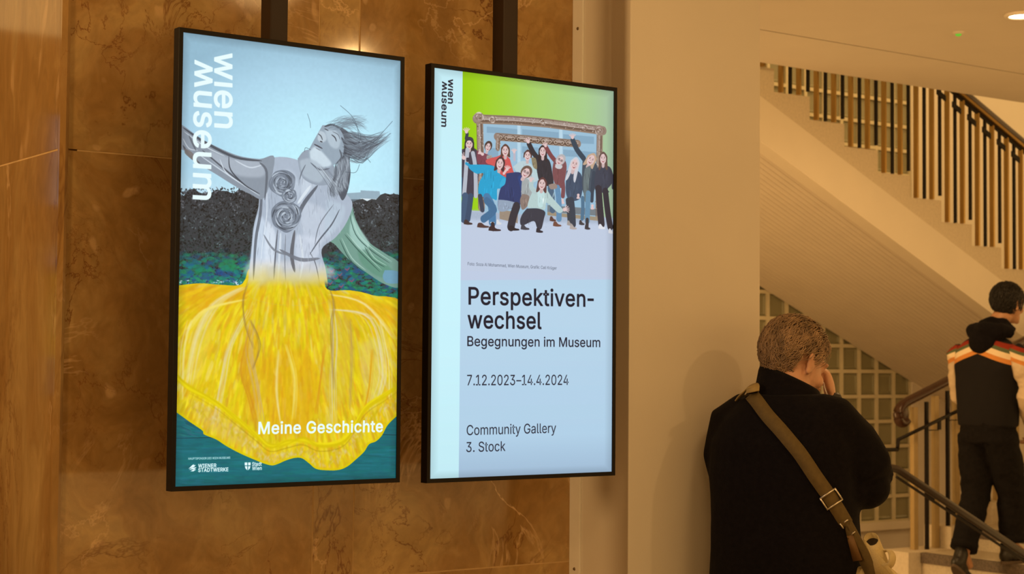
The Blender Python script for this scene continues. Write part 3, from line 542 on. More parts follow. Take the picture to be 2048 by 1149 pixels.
# letter outlines (cubic handles left, point, right; capital height 509)
GLYPHS = json.loads(r"""{" ":[188,[]],",":[188,[[53,-119,38,-119,48,-56,58,8,68,71,91,71,114,71,137,71,119,8,102,-56,84,-119,69,-119]]],"-":[303,[[189,244,263,244,263,226,263,207,263,188,189,188,114,188,40,188,40,207,40,226,40,244,114,244]]],".":[188,[[108,-4,95,-4,83,-4,72,0,63,9,54,18,50,28,50,41,50,54,54,65,63,73,72,82,83,87,95,87,108,87,119,82,128,73,137,65,141,54,141,41,141,28,137,18,128,9,119,0]]],"0":[453,[[264,-7,227,-7,189,-7,157,3,130,24,103,45,83,74,69,113,55,152,48,199,48,254,48,309,55,356,69,395,83,434,104,464,130,484,157,505,189,516,227,516,264,516,296,505,323,484,350,464,370,434,384,395,398,356,405,309,405,254,405,199,398,152,384,113,370,74,350,45,323,24,297,3],[202,50,227,50,252,50,273,58,290,74,308,90,321,113,330,144,339,174,344,211,344,254,344,297,339,334,330,365,321,395,308,419,290,435,273,451,252,460,227,460,202,460,180,451,163,435,146,419,132,395,123,365,114,334,109,297,109,254,109,211,114,174,123,144,132,113,146,90,163,74,180,58]]],"1":[390,[[135,0,30,0,30,18,30,36,30,55,135,55,240,55,345,55,345,36,345,18,345,0,240,0],[204,509,230,509,230,339,230,170,230,0,209,0,188,0,166,0,166,149,166,299,166,448,165,448,164,448,163,448,122,418,81,388,40,358,40,381,40,404,40,427,77,454,115,481,152,509,178,509]]],"2":[453,[[172,0,64,0,64,16,64,32,64,47,121,108,177,168,234,229,254,249,270,267,282,282,295,298,304,313,311,327,317,341,320,356,320,371,320,390,316,405,308,419,299,432,288,442,273,449,259,456,242,460,224,460,204,460,187,456,172,447,158,439,147,428,139,413,131,399,127,382,127,362,107,362,86,362,66,362,66,392,72,419,86,442,100,465,119,483,143,496,167,509,194,516,225,516,255,516,282,509,306,497,329,484,348,467,361,445,374,424,381,399,381,372,381,354,378,335,371,318,364,300,353,280,336,259,319,237,296,211,267,180,229,140,191,100,153,60,153,59,153,58,153,57,231,57,310,57,389,57,389,38,389,19,389,0,281,0]]],"3":[453,[[252,-7,218,-7,187,-7,158,-1,133,10,107,21,86,37,70,57,54,78,46,103,44,132,66,132,87,132,109,132,111,114,117,99,126,87,136,75,149,65,165,59,181,53,199,50,219,50,239,50,258,53,275,61,292,68,305,79,315,93,324,107,329,124,329,145,329,163,325,181,316,196,307,212,293,224,275,234,256,243,231,248,201,248,186,248,172,248,157,248,157,265,157,282,157,299,200,349,244,399,288,448,288,450,288,451,288,452,215,452,142,452,70,452,70,471,70,490,70,509,171,509,272,509,372,509,372,493,372,477,372,461,319,400,265,339,211,278,211,282,211,285,211,289,249,293,281,288,308,276,335,263,356,246,371,222,386,199,393,173,393,145,393,115,385,89,370,66,355,43,335,25,309,12,282,0]]],"4":[453,[[164,105,40,105,40,123,40,141,40,158,109,275,178,392,247,509,268,509,289,509,311,509,243,394,176,280,109,166,109,165,109,164,109,163,210,163,312,163,413,163,413,144,413,125,413,105,289,105],[302,0,282,0,282,40,282,81,282,121,282,130,282,138,282,146,282,203,282,260,282,318,302,318,322,318,343,318,343,212,343,106,343,0,322,0]]],"7":[453,[[120,0,97,0,172,149,248,299,323,448,323,450,323,451,323,452,236,452,149,452,62,452,62,471,62,490,62,509,172,509,281,509,391,509,391,489,391,469,391,449,315,299,240,150,165,0,142,0]]],":":[188,[[108,-4,95,-4,83,-4,72,0,63,9,54,18,50,28,50,41,50,54,54,65,63,73,72,82,83,87,95,87,108,87,119,82,128,73,137,65,141,54,141,41,141,28,137,18,128,9,119,0],[108,271,95,271,83,271,72,275,63,284,54,293,50,304,50,316,50,329,54,340,63,349,72,357,83,362,95,362,108,362,119,357,128,349,137,340,141,329,141,316,141,304,137,293,128,284,119,275]]],"A":[480,[[39,0,16,0,78,170,140,339,201,509,226,509,251,509,276,509,338,339,401,170,463,0,440,0,418,0,395,0,359,101,323,202,287,302,281,321,273,344,264,372,255,400,245,435,232,478,236,478,241,478,245,478,233,435,222,399,213,371,204,343,196,320,191,302,155,202,120,101,85,0,62,0],[197,142,110,142,110,161,110,180,110,199,197,199,283,199,370,199,370,180,370,161,370,142,283,142]]],"B":[456,[[122,0,60,0,60,170,60,339,60,509,120,509,181,509,241,509,276,509,306,503,329,491,352,479,369,462,381,442,392,422,398,399,398,374,398,352,394,334,387,320,379,306,369,294,356,286,344,277,330,271,315,267,315,265,315,264,315,262,331,261,347,255,363,245,379,235,392,221,402,203,413,185,418,163,418,136,418,111,412,87,400,67,388,46,370,30,344,18,319,6,287,0,247,0,184,0],[125,115,125,57,165,57,205,57,245,57,284,57,313,65,330,80,347,95,355,114,355,137,355,154,351,170,342,184,334,198,321,209,306,218,290,227,271,231,248,231,207,231,166,231,125,231,125,173],[125,341,125,285,162,285,200,285,238,285,257,285,273,289,288,296,303,303,315,313,323,326,332,339,336,355,336,372,336,395,328,414,313,429,297,444,273,452,240,452,202,452,163,452,125,452,125,396]]],"C":[510,[[293,-7,267,-7,223,-7,184,4,150,25,116,46,89,76,70,115,50,154,40,201,40,254,40,308,50,354,70,393,89,432,116,462,150,484,184,505,223,516,267,516,293,516,317,512,340,504,363,497,384,486,402,471,420,457,436,439,448,418,460,398,468,374,473,348,451,348,430,348,408,348,404,366,398,381,389,395,381,408,370,419,357,428,345,438,331,444,315,449,300,454,284,456,267,456,236,456,208,448,184,432,159,417,139,394,125,364,111,334,103,297,103,254,103,211,111,175,125,145,140,115,159,92,184,76,209,61,236,53,267,53,284,53,300,55,315,60,331,65,345,71,357,81,370,90,381,101,389,114,398,128,404,143,408,160,430,160,451,160,473,160,469,135,460,111,448,91,436,70,421,52,402,38,384,23,363,12,341,5,318,-3]]],"D":[502,[[271,0,219,0,178,0,137,0,96,0,96,19,96,38,96,57,136,57,175,57,215,57,256,57,291,65,318,81,345,97,366,119,379,149,392,179,399,214,399,255,399,296,392,331,379,361,366,390,346,412,320,428,293,444,260,452,221,452,178,452,136,452,93,452,93,471,93,490,93,509,137,509,181,509,225,509,275,509,317,499,353,478,388,458,415,429,433,391,452,353,462,308,462,255,462,202,452,157,433,119,414,81,387,51,351,31,314,10],[103,509,125,509,125,339,125,170,125,0,103,0,82,0,60,0,60,170,60,339,60,509,82,509]]],"E":[419,[[165,0,60,0,60,170,60,339,60,509,164,509,268,509,372,509,372,490,372,471,372,452,290,452,207,452,125,452,125,396,125,341,125,286,202,286,278,286,355,286,355,267,355,248,355,229,278,229,202,229,125,229,125,172,125,114,125,57,208,57,292,57,375,57,375,38,375,19,375,0,270,0]]],"F":[410,[[82,0,60,0,60,170,60,339,60,509,163,509,266,509,369,509,369,490,369,471,369,452,288,452,206,452,125,452,125,394,125,336,125,278,198,278,272,278,346,278,346,259,346,240,346,221,272,221,198,221,125,221,125,147,125,74,125,0,103,0]]],"G":[520,[[309,-7,269,-7,223,-7,184,4,149,25,115,46,88,77,69,116,50,155,40,201,40,254,40,308,50,354,69,393,88,432,115,462,149,484,183,505,221,516,265,516,292,516,317,512,340,504,364,496,385,484,403,469,422,454,437,437,449,416,461,396,470,373,474,349,452,349,430,349,408,349,403,365,396,380,387,393,379,406,368,417,356,427,344,436,330,444,315,448,300,453,283,456,265,456,235,456,208,448,183,432,159,417,139,394,125,364,111,334,103,297,103,254,103,211,111,175,125,145,140,115,159,92,184,76,209,61,237,53,269,53,297,53,323,59,345,71,367,83,384,101,396,123,409,146,415,172,415,202,421,201,428,200,434,199,384,199,333,199,283,199,283,218,283,237,283,256,348,256,413,256,478,256,478,237,478,219,478,200,478,158,469,122,451,91,433,60,408,36,377,19,345,2]]],"H":[517,[[82,0,60,0,60,170,60,339,60,509,82,509,103,509,125,509,125,435,125,362,125,289,214,289,303,289,392,289,392,362,392,435,392,509,414,509,435,509,457,509,457,339,457,170,457,0,435,0,414,0,392,0,392,77,392,155,392,232,303,232,214,232,125,232,125,155,125,77,125,0,103,0]]],"I":[300,[[111,0,31,0,31,19,31,38,31,57,60,57,89,57,118,57,118,189,118,320,118,452,89,452,60,452,31,452,31,471,31,490,31,509,111,509,190,509,269,509,269,490,269,471,269,452,240,452,212,452,183,452,183,320,183,189,183,57,212,57,240,57,269,57,269,38,269,19,269,0,190,0]]],"K":[467,[[146,189,104,145,104,169,104,193,104,216,116,232,128,247,139,261,151,275,162,290,174,303,187,317,199,331,212,344,262,399,313,454,364,509,392,509,420,509,448,509,376,431,304,353,231,276,230,276,229,276,228,276,187,233],[82,0,60,0,60,170,60,339,60,509,82,509,103,509,125,509,125,451,125,392,125,334,124,298,124,261,124,225,124,214,124,204,125,193,125,129,125,64,125,0,103,0],[398,0,372,0,311,86,249,173,188,259,201,276,215,293,228,309,302,206,375,103,449,0,423,0]]],"M":[628,[[81,0,60,0,60,170,60,339,60,509,91,509,121,509,152,509,193,402,235,294,277,187,280,180,284,170,287,159,291,148,295,136,299,123,303,110,307,97,311,84,315,71,319,59,322,49,317,49,312,49,307,49,310,59,314,70,318,83,322,95,326,108,330,121,334,134,338,147,342,158,346,170,349,179,352,187,394,294,435,402,476,509,507,509,537,509,568,509,568,339,568,170,568,0,547,0,525,0,504,0,504,97,504,194,504,291,504,302,504,314,504,327,505,340,505,354,505,369,505,383,506,398,506,413,506,428,507,443,507,457,509,457,511,457,513,457,508,441,503,426,498,409,492,393,487,378,482,363,477,348,472,334,467,322,463,309,459,299,456,291,418,194,380,97,342,0,323,0,305,0,286,0,248,97,209,194,170,291,167,299,163,309,159,321,155,333,150,346,145,361,140,376,135,391,129,408,124,424,118,441,112,457,114,457,117,457,119,457,119,444,120,431,120,416,120,401,121,387,121,372,121,357,121,342,122,328,122,315,122,302,122,291,122,194,122,97,122,0,101,0]]],"N":[523,[[82,0,60,0,60,170,60,339,60,509,85,509,111,509,136,509,205,400,274,291,343,183,349,174,355,164,363,151,370,138,379,123,388,107,396,90,405,73,414,55,411,55,408,54,405,54,403,72,401,90,401,108,400,126,399,142,399,157,399,172,399,185,399,195,399,300,399,404,399,509,420,509,442,509,463,509,463,339,463,170,463,0,438,0,412,0,387,0,325,97,264,193,202,290,194,303,186,316,177,331,169,345,159,362,148,381,137,400,123,424,108,452,111,453,115,453,119,454,120,428,121,405,122,384,123,362,124,344,124,328,125,312,125,300,125,291,125,194,125,97,125,0,103,0]]],"O":[533,[[311,-7,267,-7,223,-7,184,4,150,25,116,46,90,76,70,115,50,154,40,201,40,254,40,308,50,354,70,393,90,432,116,462,150,484,184,505,223,516,267,516,311,516,350,505,384,484,418,462,444,432,464,393,483,354,493,308,493,254,493,201,483,154,464,115,444,76,418,46,384,25,350,4],[236,53,267,53,297,53,325,61,349,76,374,91,394,114,408,144,423,174,430,211,430,254,430,298,423,335,408,365,394,395,374,417,349,433,325,448,297,456,267,456,236,456,209,448,184,433,159,417,140,394,125,364,111,334,103,297,103,254,103,211,111,174,125,144,140,114,159,92,184,76,209,61]]],"P":[445,[[82,0,60,0,60,170,60,339,60,509,118,509,177,509,235,509,274,509,307,502,332,487,358,473,377,454,390,430,402,405,409,378,409,348,409,317,402,290,390,265,377,241,358,222,332,207,307,193,274,186,235,186,193,186,151,186,109,186,109,205,109,224,109,242,150,242,191,242,233,242,259,242,281,247,297,256,313,265,325,278,333,294,341,310,344,328,344,348,344,368,341,386,333,402,325,417,313,430,297,439,280,448,259,452,232,452,196,452,160,452,125,452,125,301,125,151,125,0,103,0]]],"R":[449,[[82,0,60,0,60,170,60,339,60,509,119,509,177,509,236,509,275,509,307,502,333,489,359,475,378,457,390,433,403,410,409,382,409,352,409,321,403,295,390,271,378,248,359,230,333,217,307,204,275,198,236,198,189,198,143,198,96,198,96,217,96,236,96,255,142,255,188,255,234,255,260,255,281,259,298,267,314,275,326,286,334,300,341,315,345,332,345,352,345,372,341,390,334,405,326,420,314,431,298,440,281,448,259,452,233,452,197,452,161,452,125,452,125,301,125,151,125,0,103,0],[378,0,353,0,312,76,271,153,230,229,254,229,279,229,303,229,344,153,386,76,428,0,403,0]]],"S":[447,[[263,-9,224,-9,187,-9,155,-3,128,9,100,21,79,38,64,60,49,82,40,107,38,137,60,137,82,137,104,137,106,117,112,101,123,88,134,75,149,65,166,59,184,52,203,49,224,49,247,49,268,53,286,60,304,68,319,78,329,92,340,105,346,121,346,139,346,155,341,169,332,179,323,189,311,198,296,205,281,211,264,217,245,222,224,228,204,234,184,239,142,251,109,268,86,289,63,311,52,339,52,372,52,401,60,426,75,448,90,469,111,486,138,498,164,510,194,516,227,516,261,516,290,510,316,498,342,486,362,469,377,449,392,428,400,404,401,378,380,378,358,378,337,378,335,403,323,423,302,437,281,451,256,459,225,459,203,459,184,455,167,448,151,441,138,431,129,418,120,406,115,391,115,376,115,358,120,344,131,334,142,323,154,314,169,308,184,302,199,297,212,293,230,289,247,284,264,279,279,275,295,270,312,264,328,257,344,248,359,238,373,227,385,214,395,198,404,181,408,162,408,139,408,111,401,86,386,64,372,41,351,24,323,11,296,-2]]],"T":[449,[[85,452,32,452,32,471,32,490,32,509,160,509,288,509,417,509,417,490,417,471,417,452,363,452,310,452,257,452,257,301,257,151,257,0,235,0,214,0,193,0,193,151,193,301,193,452,139,452]]],"U":[517,[[299,-8,259,-8,219,-8,184,0,154,15,124,31,101,53,85,80,68,107,60,138,60,173,60,285,60,397,60,509,81,509,103,509,124,509,124,399,124,288,124,178,124,154,130,132,141,113,152,94,167,79,187,68,207,57,231,52,259,52,287,52,311,57,331,68,351,79,366,94,377,113,387,132,393,154,393,178,393,288,393,399,393,509,414,509,436,509,457,509,457,397,457,285,457,173,457,138,449,107,433,80,416,53,393,31,363,15,334,0]]],"W":[686,[[180,0,155,0,109,170,63,339,16,509,38,509,60,509,82,509,109,404,136,300,163,196,168,179,172,163,175,145,179,128,183,111,187,94,190,76,194,58,197,40,194,40,192,40,189,40,193,58,196,76,200,94,203,111,207,128,211,145,215,163,220,179,224,196,251,300,279,404,306,509,331,509,355,509,380,509,407,404,434,300,462,196,466,179,470,163,474,145,478,128,482,111,486,94,490,76,494,58,497,40,494,40,491,40,488,40,492,58,495,76,499,94,502,111,506,128,510,145,515,163,519,179,523,196,550,300,576,404,603,509,625,509,647,509,670,509,623,339,577,170,530,0,505,0,480,0,455,0,426,108,397,215,368,323,362,344,357,367,351,391,346,416,341,444,336,475,341,475,345,475,350,475,345,445,340,419,335,395,330,371,324,347,318,323,289,215,260,108,230,0,205,0]]],"a":[389,[[182,-9,160,-9,136,-9,114,-4,94,5,75,14,59,27,48,45,36,62,30,83,30,108,30,130,35,147,43,161,52,175,63,185,78,193,92,201,108,207,125,211,143,215,160,218,178,220,201,223,219,225,234,227,248,228,258,231,265,235,272,239,276,245,276,255,276,255,276,256,276,257,276,272,273,286,267,297,261,308,252,316,240,322,228,328,213,331,196,331,178,331,162,328,149,322,136,317,126,309,118,301,110,292,104,283,100,274,80,280,61,285,41,291,50,314,62,332,79,346,95,360,113,369,133,375,153,381,173,384,194,384,208,384,223,383,239,379,255,376,271,370,286,360,301,351,313,338,322,320,332,303,337,280,337,251,337,168,337,84,337,0,317,0,297,0,277,0,277,17,277,35,277,52,275,52,274,52,272,52,268,43,261,34,252,25,243,15,230,7,215,1,200,-5],[155,45,170,45,193,45,212,50,228,59,243,68,255,79,263,93,271,107,276,122,276,138,276,155,276,173,276,190,273,187,268,184,259,182,251,180,242,178,231,176,221,174,210,172,200,171,190,170,182,169,175,168,161,166,147,163,134,159,121,154,111,148,103,139,96,131,92,119,92,105,92,92,95,81,102,72,109,63,118,57,130,52,142,48]]],"c":[396,[[226,-8,207,-8,173,-8,143,0,117,16,91,33,71,56,56,85,41,114,34,149,34,187,34,227,41,262,56,291,71,321,91,343,117,360,143,376,173,384,207,384,226,384,243,382,260,377,276,372,292,365,305,356,319,347,330,335,340,322,350,309,357,294,362,277,342,272,322,267,303,262,300,272,296,281,290,289,285,297,278,305,270,311,262,317,253,322,242,325,232,328,220,330,207,330,182,330,161,323,145,310,129,297,116,280,108,258,100,237,96,213,96,187,96,162,100,139,108,117,116,96,129,79,145,66,161,53,182,46,207,46,220,46,232,48,243,52,253,55,263,60,271,66,279,72,286,80,292,89,297,97,301,107,304,117,324,112,343,107,363,102,358,85,351,70,341,56,332,43,320,31,306,21,293,12,277,4,261,-1,244,-6]]],"d":[424,[[219,-8,195,-8,164,-8,136,0,111,16,87,32,68,55,55,84,41,114,34,149,34,189,34,229,41,263,55,293,69,322,88,345,112,361,136,376,164,384,196,384,219,384,238,381,253,373,268,365,279,356,287,346,296,336,302,327,306,319,308,319,309,319,311,319,311,382,311,446,311,509,331,509,351,509,372,509,372,339,372,170,372,0,352,0,332,0,313,0,313,20,313,39,313,59,311,59,309,59,307,59,302,51,295,42,287,31,278,21,267,12,252,4,238,-4],[181,47,205,47,227,47,247,53,263,65,279,77,291,94,299,115,308,136,312,161,312,189,312,217,308,242,300,263,292,284,279,300,263,312,247,324,228,330,205,330,181,330,161,324,145,311,129,299,116,282,108,261,100,240,96,216,96,189,96,162,100,138,109,117,117,95,129,78,145,66,161,53]]],"e":[404,[[238,-8,212,-8,175,-8,143,0,117,16,90,33,70,56,56,85,41,114,34,148,34,187,34,226,41,260,55,290,69,319,89,343,115,359,141,376,171,384,205,384,226,384,246,381,266,374,285,367,303,356,319,341,335,326,348,306,357,282,366,258,371,228,371,194,371,186,371,178,371,169,272,169,174,169,75,169,75,187,75,204,75,221,163,221,250,221,338,221,329,215,319,208,310,202,310,227,306,249,298,269,290,288,278,303,263,314,247,325,228,330,205,330,182,330,163,325,146,313,130,302,118,288,109,270,100,251,96,232,96,211,96,200,96,189,96,178,96,150,101,126,110,106,120,87,134,72,151,61,168,51,189,46,212,46,228,46,241,48,254,53,266,57,277,64,285,73,294,82,301,93,306,105,325,101,345,96,365,91,359,71,349,54,335,39,321,24,303,13,283,4,262,-4]]],"f":[254,[[154,379,228,379,228,362,228,344,228,327,154,327,80,327,6,327,6,344,6,362,6,379,80,379],[101,0,81,0,81,144,81,288,81,432,81,453,86,471,96,486,106,500,119,511,135,519,152,526,169,530,187,530,201,530,213,529,222,527,232,525,238,523,243,521,238,503,233,486,227,468,224,470,220,471,215,472,210,473,203,474,195,474,176,474,163,469,154,460,146,451,142,437,142,419,142,279,142,140,142,0,121,0]]],"g":[425,[[238,-151,207,-151,179,-151,155,-147,134,-140,113,-132,96,-123,82,-110,69,-98,58,-84,51,-69,67,-60,84,-50,101,-41,107,-49,113,-57,122,-66,130,-75,141,-82,154,-88,168,-94,186,-97,207,-97,238,-97,263,-90,282,-75,302,-60,311,-37,311,-6,311,19,311,44,311,68,310,68,308,68,306,68,301,60,295,51,287,41,278,32,267,23,252,16,238,8,219,5,195,5,164,5,137,12,113,27,88,41,69,62,55,90,41,118,34,152,34,191,34,230,41,264,55,293,69,322,88,345,112,361,137,376,165,384,196,384,220,384,239,381,253,373,268,365,280,356,288,346,297,336,303,327,308,319,309,319,311,319,313,319,313,339,313,359,313,379,333,379,353,379,372,379,372,250,372,121,372,-9,372,-42,365,-69,350,-90,335,-111,316,-126,291,-136,266,-146],[181,59,205,59,228,59,248,64,264,75,280,86,292,101,300,121,308,141,312,165,312,193,312,220,308,243,300,264,292,284,280,301,264,312,248,324,228,330,205,330,181,330,161,324,145,312,129,299,117,283,109,262,100,242,96,219,96,193,96,166,100,143,109,123,117,103,129,87,145,76,162,65]]],"h":[410,[[114,249,114,227,114,151,114,76,114,0,93,0,73,0,53,0,53,170,53,339,53,509,73,509,93,509,114,509,114,435,114,361,114,287,110,287,106,287,102,287,114,322,131,347,152,362,174,377,199,384,227,384,253,384,276,379,295,369,315,358,330,342,341,321,352,299,357,273,357,240,357,160,357,80,357,0,337,0,316,0,296,0,296,78,296,157,296,235,296,265,288,288,273,304,258,321,237,329,210,329,192,329,175,325,161,317,146,309,135,298,126,283,118,267]]],"i":[167,[[73,0,53,0,53,126,53,253,53,379,73,379,93,379,114,379,114,253,114,126,114,0,93,0],[95,443,84,443,72,443,62,447,54,455,45,462,41,472,41,483,41,494,45,504,54,512,62,520,72,524,84,524,95,524,106,520,114,512,122,504,126,494,126,483,126,472,122,462,114,455,106,447]]],"k":[381,[[132,158,110,137,110,162,110,187,110,212,113,212,117,212,121,212,175,268,230,323,284,379,310,379,335,379,360,379,301,319,243,259,184,199,182,199,179,199,177,199,155,178],[73,0,53,0,53,170,53,339,53,509,73,509,93,509,114,509,114,339,114,170,114,0,93,0],[320,0,294,0,245,62,197,124,148,186,162,200,177,214,191,229,252,152,312,76,372,0,346,0]]],"l":[189,[[147,-2,139,-2,110,-2,88,5,74,20,60,35,53,57,53,84,53,226,53,367,53,509,73,509,93,509,114,509,114,372,114,235,114,99,114,81,116,69,120,62,125,55,133,52,146,52,152,52,157,52,160,53,164,53,167,54,170,54,173,37,177,20,181,3,175,1,169,0,162,-1,154,-2]]],"m":[610,[[73,0,53,0,53,126,53,253,53,379,72,379,92,379,112,379,112,351,112,323,112,295,111,295,109,295,108,295,113,316,121,332,132,346,144,359,157,369,172,376,187,383,203,386,219,386,247,386,270,378,287,361,305,344,316,322,321,295,318,295,315,295,312,295,317,313,325,329,337,343,349,357,364,367,381,375,398,382,416,386,437,386,459,386,479,381,497,372,515,362,530,348,541,328,551,309,557,285,557,255,557,170,557,85,557,0,536,0,516,0,496,0,496,85,496,169,496,254,496,281,488,301,473,313,457,325,439,330,419,330,402,330,387,327,374,320,362,313,352,303,345,290,339,278,335,263,335,247,335,165,335,82,335,0,315,0,295,0,274,0,274,87,274,173,274,260,274,281,267,298,253,311,239,324,221,330,199,330,185,330,171,327,158,320,144,313,134,303,126,289,118,276,114,258,114,238,114,159,114,79,114,0,93,0]]],"n":[410,[[114,249,114,227,114,151,114,76,114,0,93,0,73,0,53,0,53,126,53,253,53,379,72,379,92,379,112,379,112,349,112,318,112,287,109,287,106,287,102,287,114,322,131,347,152,362,174,377,199,384,227,384,253,384,276,379,295,369,314,358,330,342,341,321,352,299,357,273,357,240,357,160,357,80,357,0,337,0,316,0,296,0,296,78,296,157,296,235,296,265,288,288,273,304,258,321,237,329,210,329,192,329,175,325,161,317,146,309,135,298,126,283,118,267]]],"o":[415,[[242,-8,207,-8,173,-8,143,0,117,16,91,33,71,56,56,85,41,114,34,149,34,187,34,227,41,262,56,291,71,321,91,343,117,360,143,376,173,384,207,384,242,384,273,376,299,360,325,343,345,321,359,291,374,262,381,227,381,187,381,149,374,114,359,85,345,56,325,33,299,16,273,0],[182,46,207,46,233,46,254,53,270,66,287,79,299,96,307,117,315,139,319,162,319,187,319,213,315,236,307,258,299,280,287,297,270,310,254,323,233,330,207,330,182,330,161,323,145,310,129,297,116,280,108,258,100,237,96,213,96,187,96,162,100,139,108,117,116,96,129,79,145,66,161,53]]],"p":[424,[[73,-143,53,-143,53,31,53,205,53,379,72,379,92,379,112,379,112,359,112,339,112,319,114,319,116,319,118,319,123,327,129,336,137,346,145,356,157,365,171,373,186,381,205,384,229,384,261,384,289,376,313,361,337,345,356,322,370,293,383,263,390,229,390,189,390,149,383,114,370,84,356,55,337,32,313,16,289,0,261,-8,229,-8,206,-8,187,-4,173,4,158,12,146,21,138,31,130,42,123,51,118,59,117,59,115,59,114,59,114,-8,114,-76,114,-143,93,-143],[197,47,220,47,244,47,263,53,279,66,295,78,308,95,316,117,324,138,328,162,328,189,328,216,324,240,316,261,308,282,296,299,280,311,264,324,244,330,220,330,197,330,177,324,161,312,145,300,133,284,125,263,117,242,113,217,113,189,113,161,117,136,125,115,133,94,146,77,162,65,178,53]]],"r":[259,[[73,0,53,0,53,126,53,253,53,379,72,379,92,379,112,379,112,360,112,340,112,321,113,321,114,321,115,321,122,340,135,355,152,367,170,379,190,385,213,385,218,385,223,385,229,384,235,384,240,384,243,384,243,363,243,343,243,322,242,323,237,323,230,324,223,325,215,326,207,326,189,326,173,322,159,315,145,307,134,297,126,284,118,270,114,255,114,237,114,158,114,79,114,0,93,0]]],"s":[365,[[211,-8,182,-8,156,-8,133,-4,112,3,92,11,75,23,62,38,49,53,40,72,36,94,55,98,74,102,94,107,99,86,109,70,124,60,139,50,158,45,181,45,208,45,229,51,244,62,260,74,268,87,268,103,268,116,263,127,254,136,245,144,231,151,212,155,191,160,170,165,149,170,115,178,89,191,72,208,55,225,47,247,47,274,47,296,53,315,65,332,77,348,94,361,115,370,136,380,160,384,187,384,213,384,235,380,254,372,272,365,287,353,299,339,310,325,319,309,324,290,305,286,287,281,268,277,263,292,255,304,243,316,230,327,212,333,187,333,165,333,146,327,131,317,116,306,109,293,109,277,109,263,114,252,124,243,134,235,150,228,172,223,191,218,210,214,229,209,264,201,290,188,306,171,323,154,331,133,331,107,331,84,325,64,312,47,300,30,282,16,260,6,237,-3]]],"t":[227,[[138,379,204,379,204,362,204,344,204,327,138,327,72,327,6,327,6,344,6,362,6,379,72,379],[65,345,65,471,85,471,106,471,126,471,126,347,126,222,126,98,126,81,129,69,136,61,143,54,154,50,170,50,174,50,179,50,185,51,191,52,197,53,202,54,206,36,209,19,213,2,207,0,200,-2,192,-3,184,-4,176,-4,168,-4,136,-4,110,4,92,21,74,38,65,62,65,93,65,219]]],"u":[410,[[211,-5,182,-5,157,-5,134,0,115,11,95,21,80,37,69,59,58,80,53,107,53,139,53,219,53,299,53,379,73,379,93,379,114,379,114,301,114,222,114,144,114,114,121,91,137,75,152,58,173,50,200,50,218,50,235,54,249,62,264,70,275,81,283,97,292,112,296,131,296,153,296,228,296,304,296,379,316,379,337,379,357,379,357,253,357,126,357,0,337,0,318,0,298,0,298,31,298,61,298,92,301,92,304,92,307,92,295,57,279,32,257,17,235,2]]],"v":[389,[[184,0,163,0,114,126,66,253,17,379,40,379,62,379,84,379,111,305,138,230,165,155,174,132,181,110,187,87,193,64,199,42,206,21,198,21,191,21,184,21,191,42,197,64,203,87,209,110,216,132,224,155,251,230,278,305,305,379,327,379,349,379,371,379,323,253,275,126,226,0,205,0]]],"w":[567,[[158,0,138,0,99,126,61,253,23,379,44,379,66,379,87,379,103,324,118,269,133,214,140,191,147,165,154,137,161,108,168,76,175,41,172,41,168,41,165,41,172,75,179,106,186,135,193,163,199,190,206,214,221,269,237,324,252,379,273,379,295,379,316,379,332,324,347,269,362,214,368,190,375,164,382,136,388,107,395,76,402,41,399,41,395,41,391,41,399,75,406,107,413,135,420,164,427,190,434,214,449,269,465,324,480,379,502,379,523,379,545,379,506,253,468,126,429,0,409,0,389,0,368,0,352,57,335,114,319,172,314,189,309,207,305,225,300,243,295,261,291,280,286,299,281,318,277,338,281,338,286,338,291,338,286,319,281,299,277,280,272,261,267,243,263,225,258,206,253,189,248,172,231,114,215,57,199,0,178,0]]],"y":[389,[[51,-140,47,-139,52,-121,57,-103,61,-86,65,-86,68,-87,71,-87,83,-90,94,-91,104,-89,114,-87,122,-82,130,-74,138,-66,145,-53,151,-36,155,-24,159,-13,163,-1,114,126,66,252,17,379,40,379,62,379,84,379,111,305,138,230,165,155,174,132,181,109,187,87,193,64,199,42,206,21,198,21,191,21,184,21,190,42,196,64,202,87,209,110,216,132,224,155,251,230,278,305,305,379,327,379,349,379,371,379,316,234,260,88,204,-58,196,-78,187,-94,177,-107,166,-120,153,-129,139,-136,125,-142,109,-145,91,-145,81,-145,72,-144,65,-143,57,-142]]],"z":[380,[[141,0,42,0,42,15,42,30,42,46,112,137,183,228,254,320,254,321,254,322,254,323,185,323,117,323,48,323,48,342,48,361,48,379,143,379,238,379,333,379,333,363,333,347,333,331,264,241,195,150,126,60,126,59,126,58,126,56,197,56,268,56,339,56,339,38,339,19,339,0,240,0]]],"ü":[410,[[211,-5,182,-5,157,-5,134,0,115,11,95,21,80,37,69,59,58,80,53,107,53,139,53,219,53,299,53,379,73,379,93,379,114,379,114,301,114,222,114,144,114,114,121,91,137,75,152,58,173,50,200,50,218,50,235,54,249,62,264,70,275,81,283,97,292,112,296,131,296,153,296,228,296,304,296,379,316,379,337,379,357,379,357,253,357,126,357,0,337,0,318,0,298,0,298,31,298,61,298,92,301,92,304,92,307,92,295,57,279,32,257,17,235,2],[288,443,277,443,266,443,256,447,248,455,240,462,236,472,236,483,236,494,240,504,248,512,256,519,266,523,277,523,288,523,298,519,305,512,313,504,317,494,317,483,317,472,313,462,305,455,298,447],[144,443,133,443,122,443,112,447,104,455,97,462,93,472,93,483,93,494,97,504,104,512,112,519,122,523,133,523,144,523,154,519,162,512,170,504,173,494,173,483,173,472,170,462,162,455,154,447]]],"–":[410,[[263,244,380,244,380,226,380,207,380,188,263,188,147,188,30,188,30,207,30,226,30,244,147,244]]]}""")
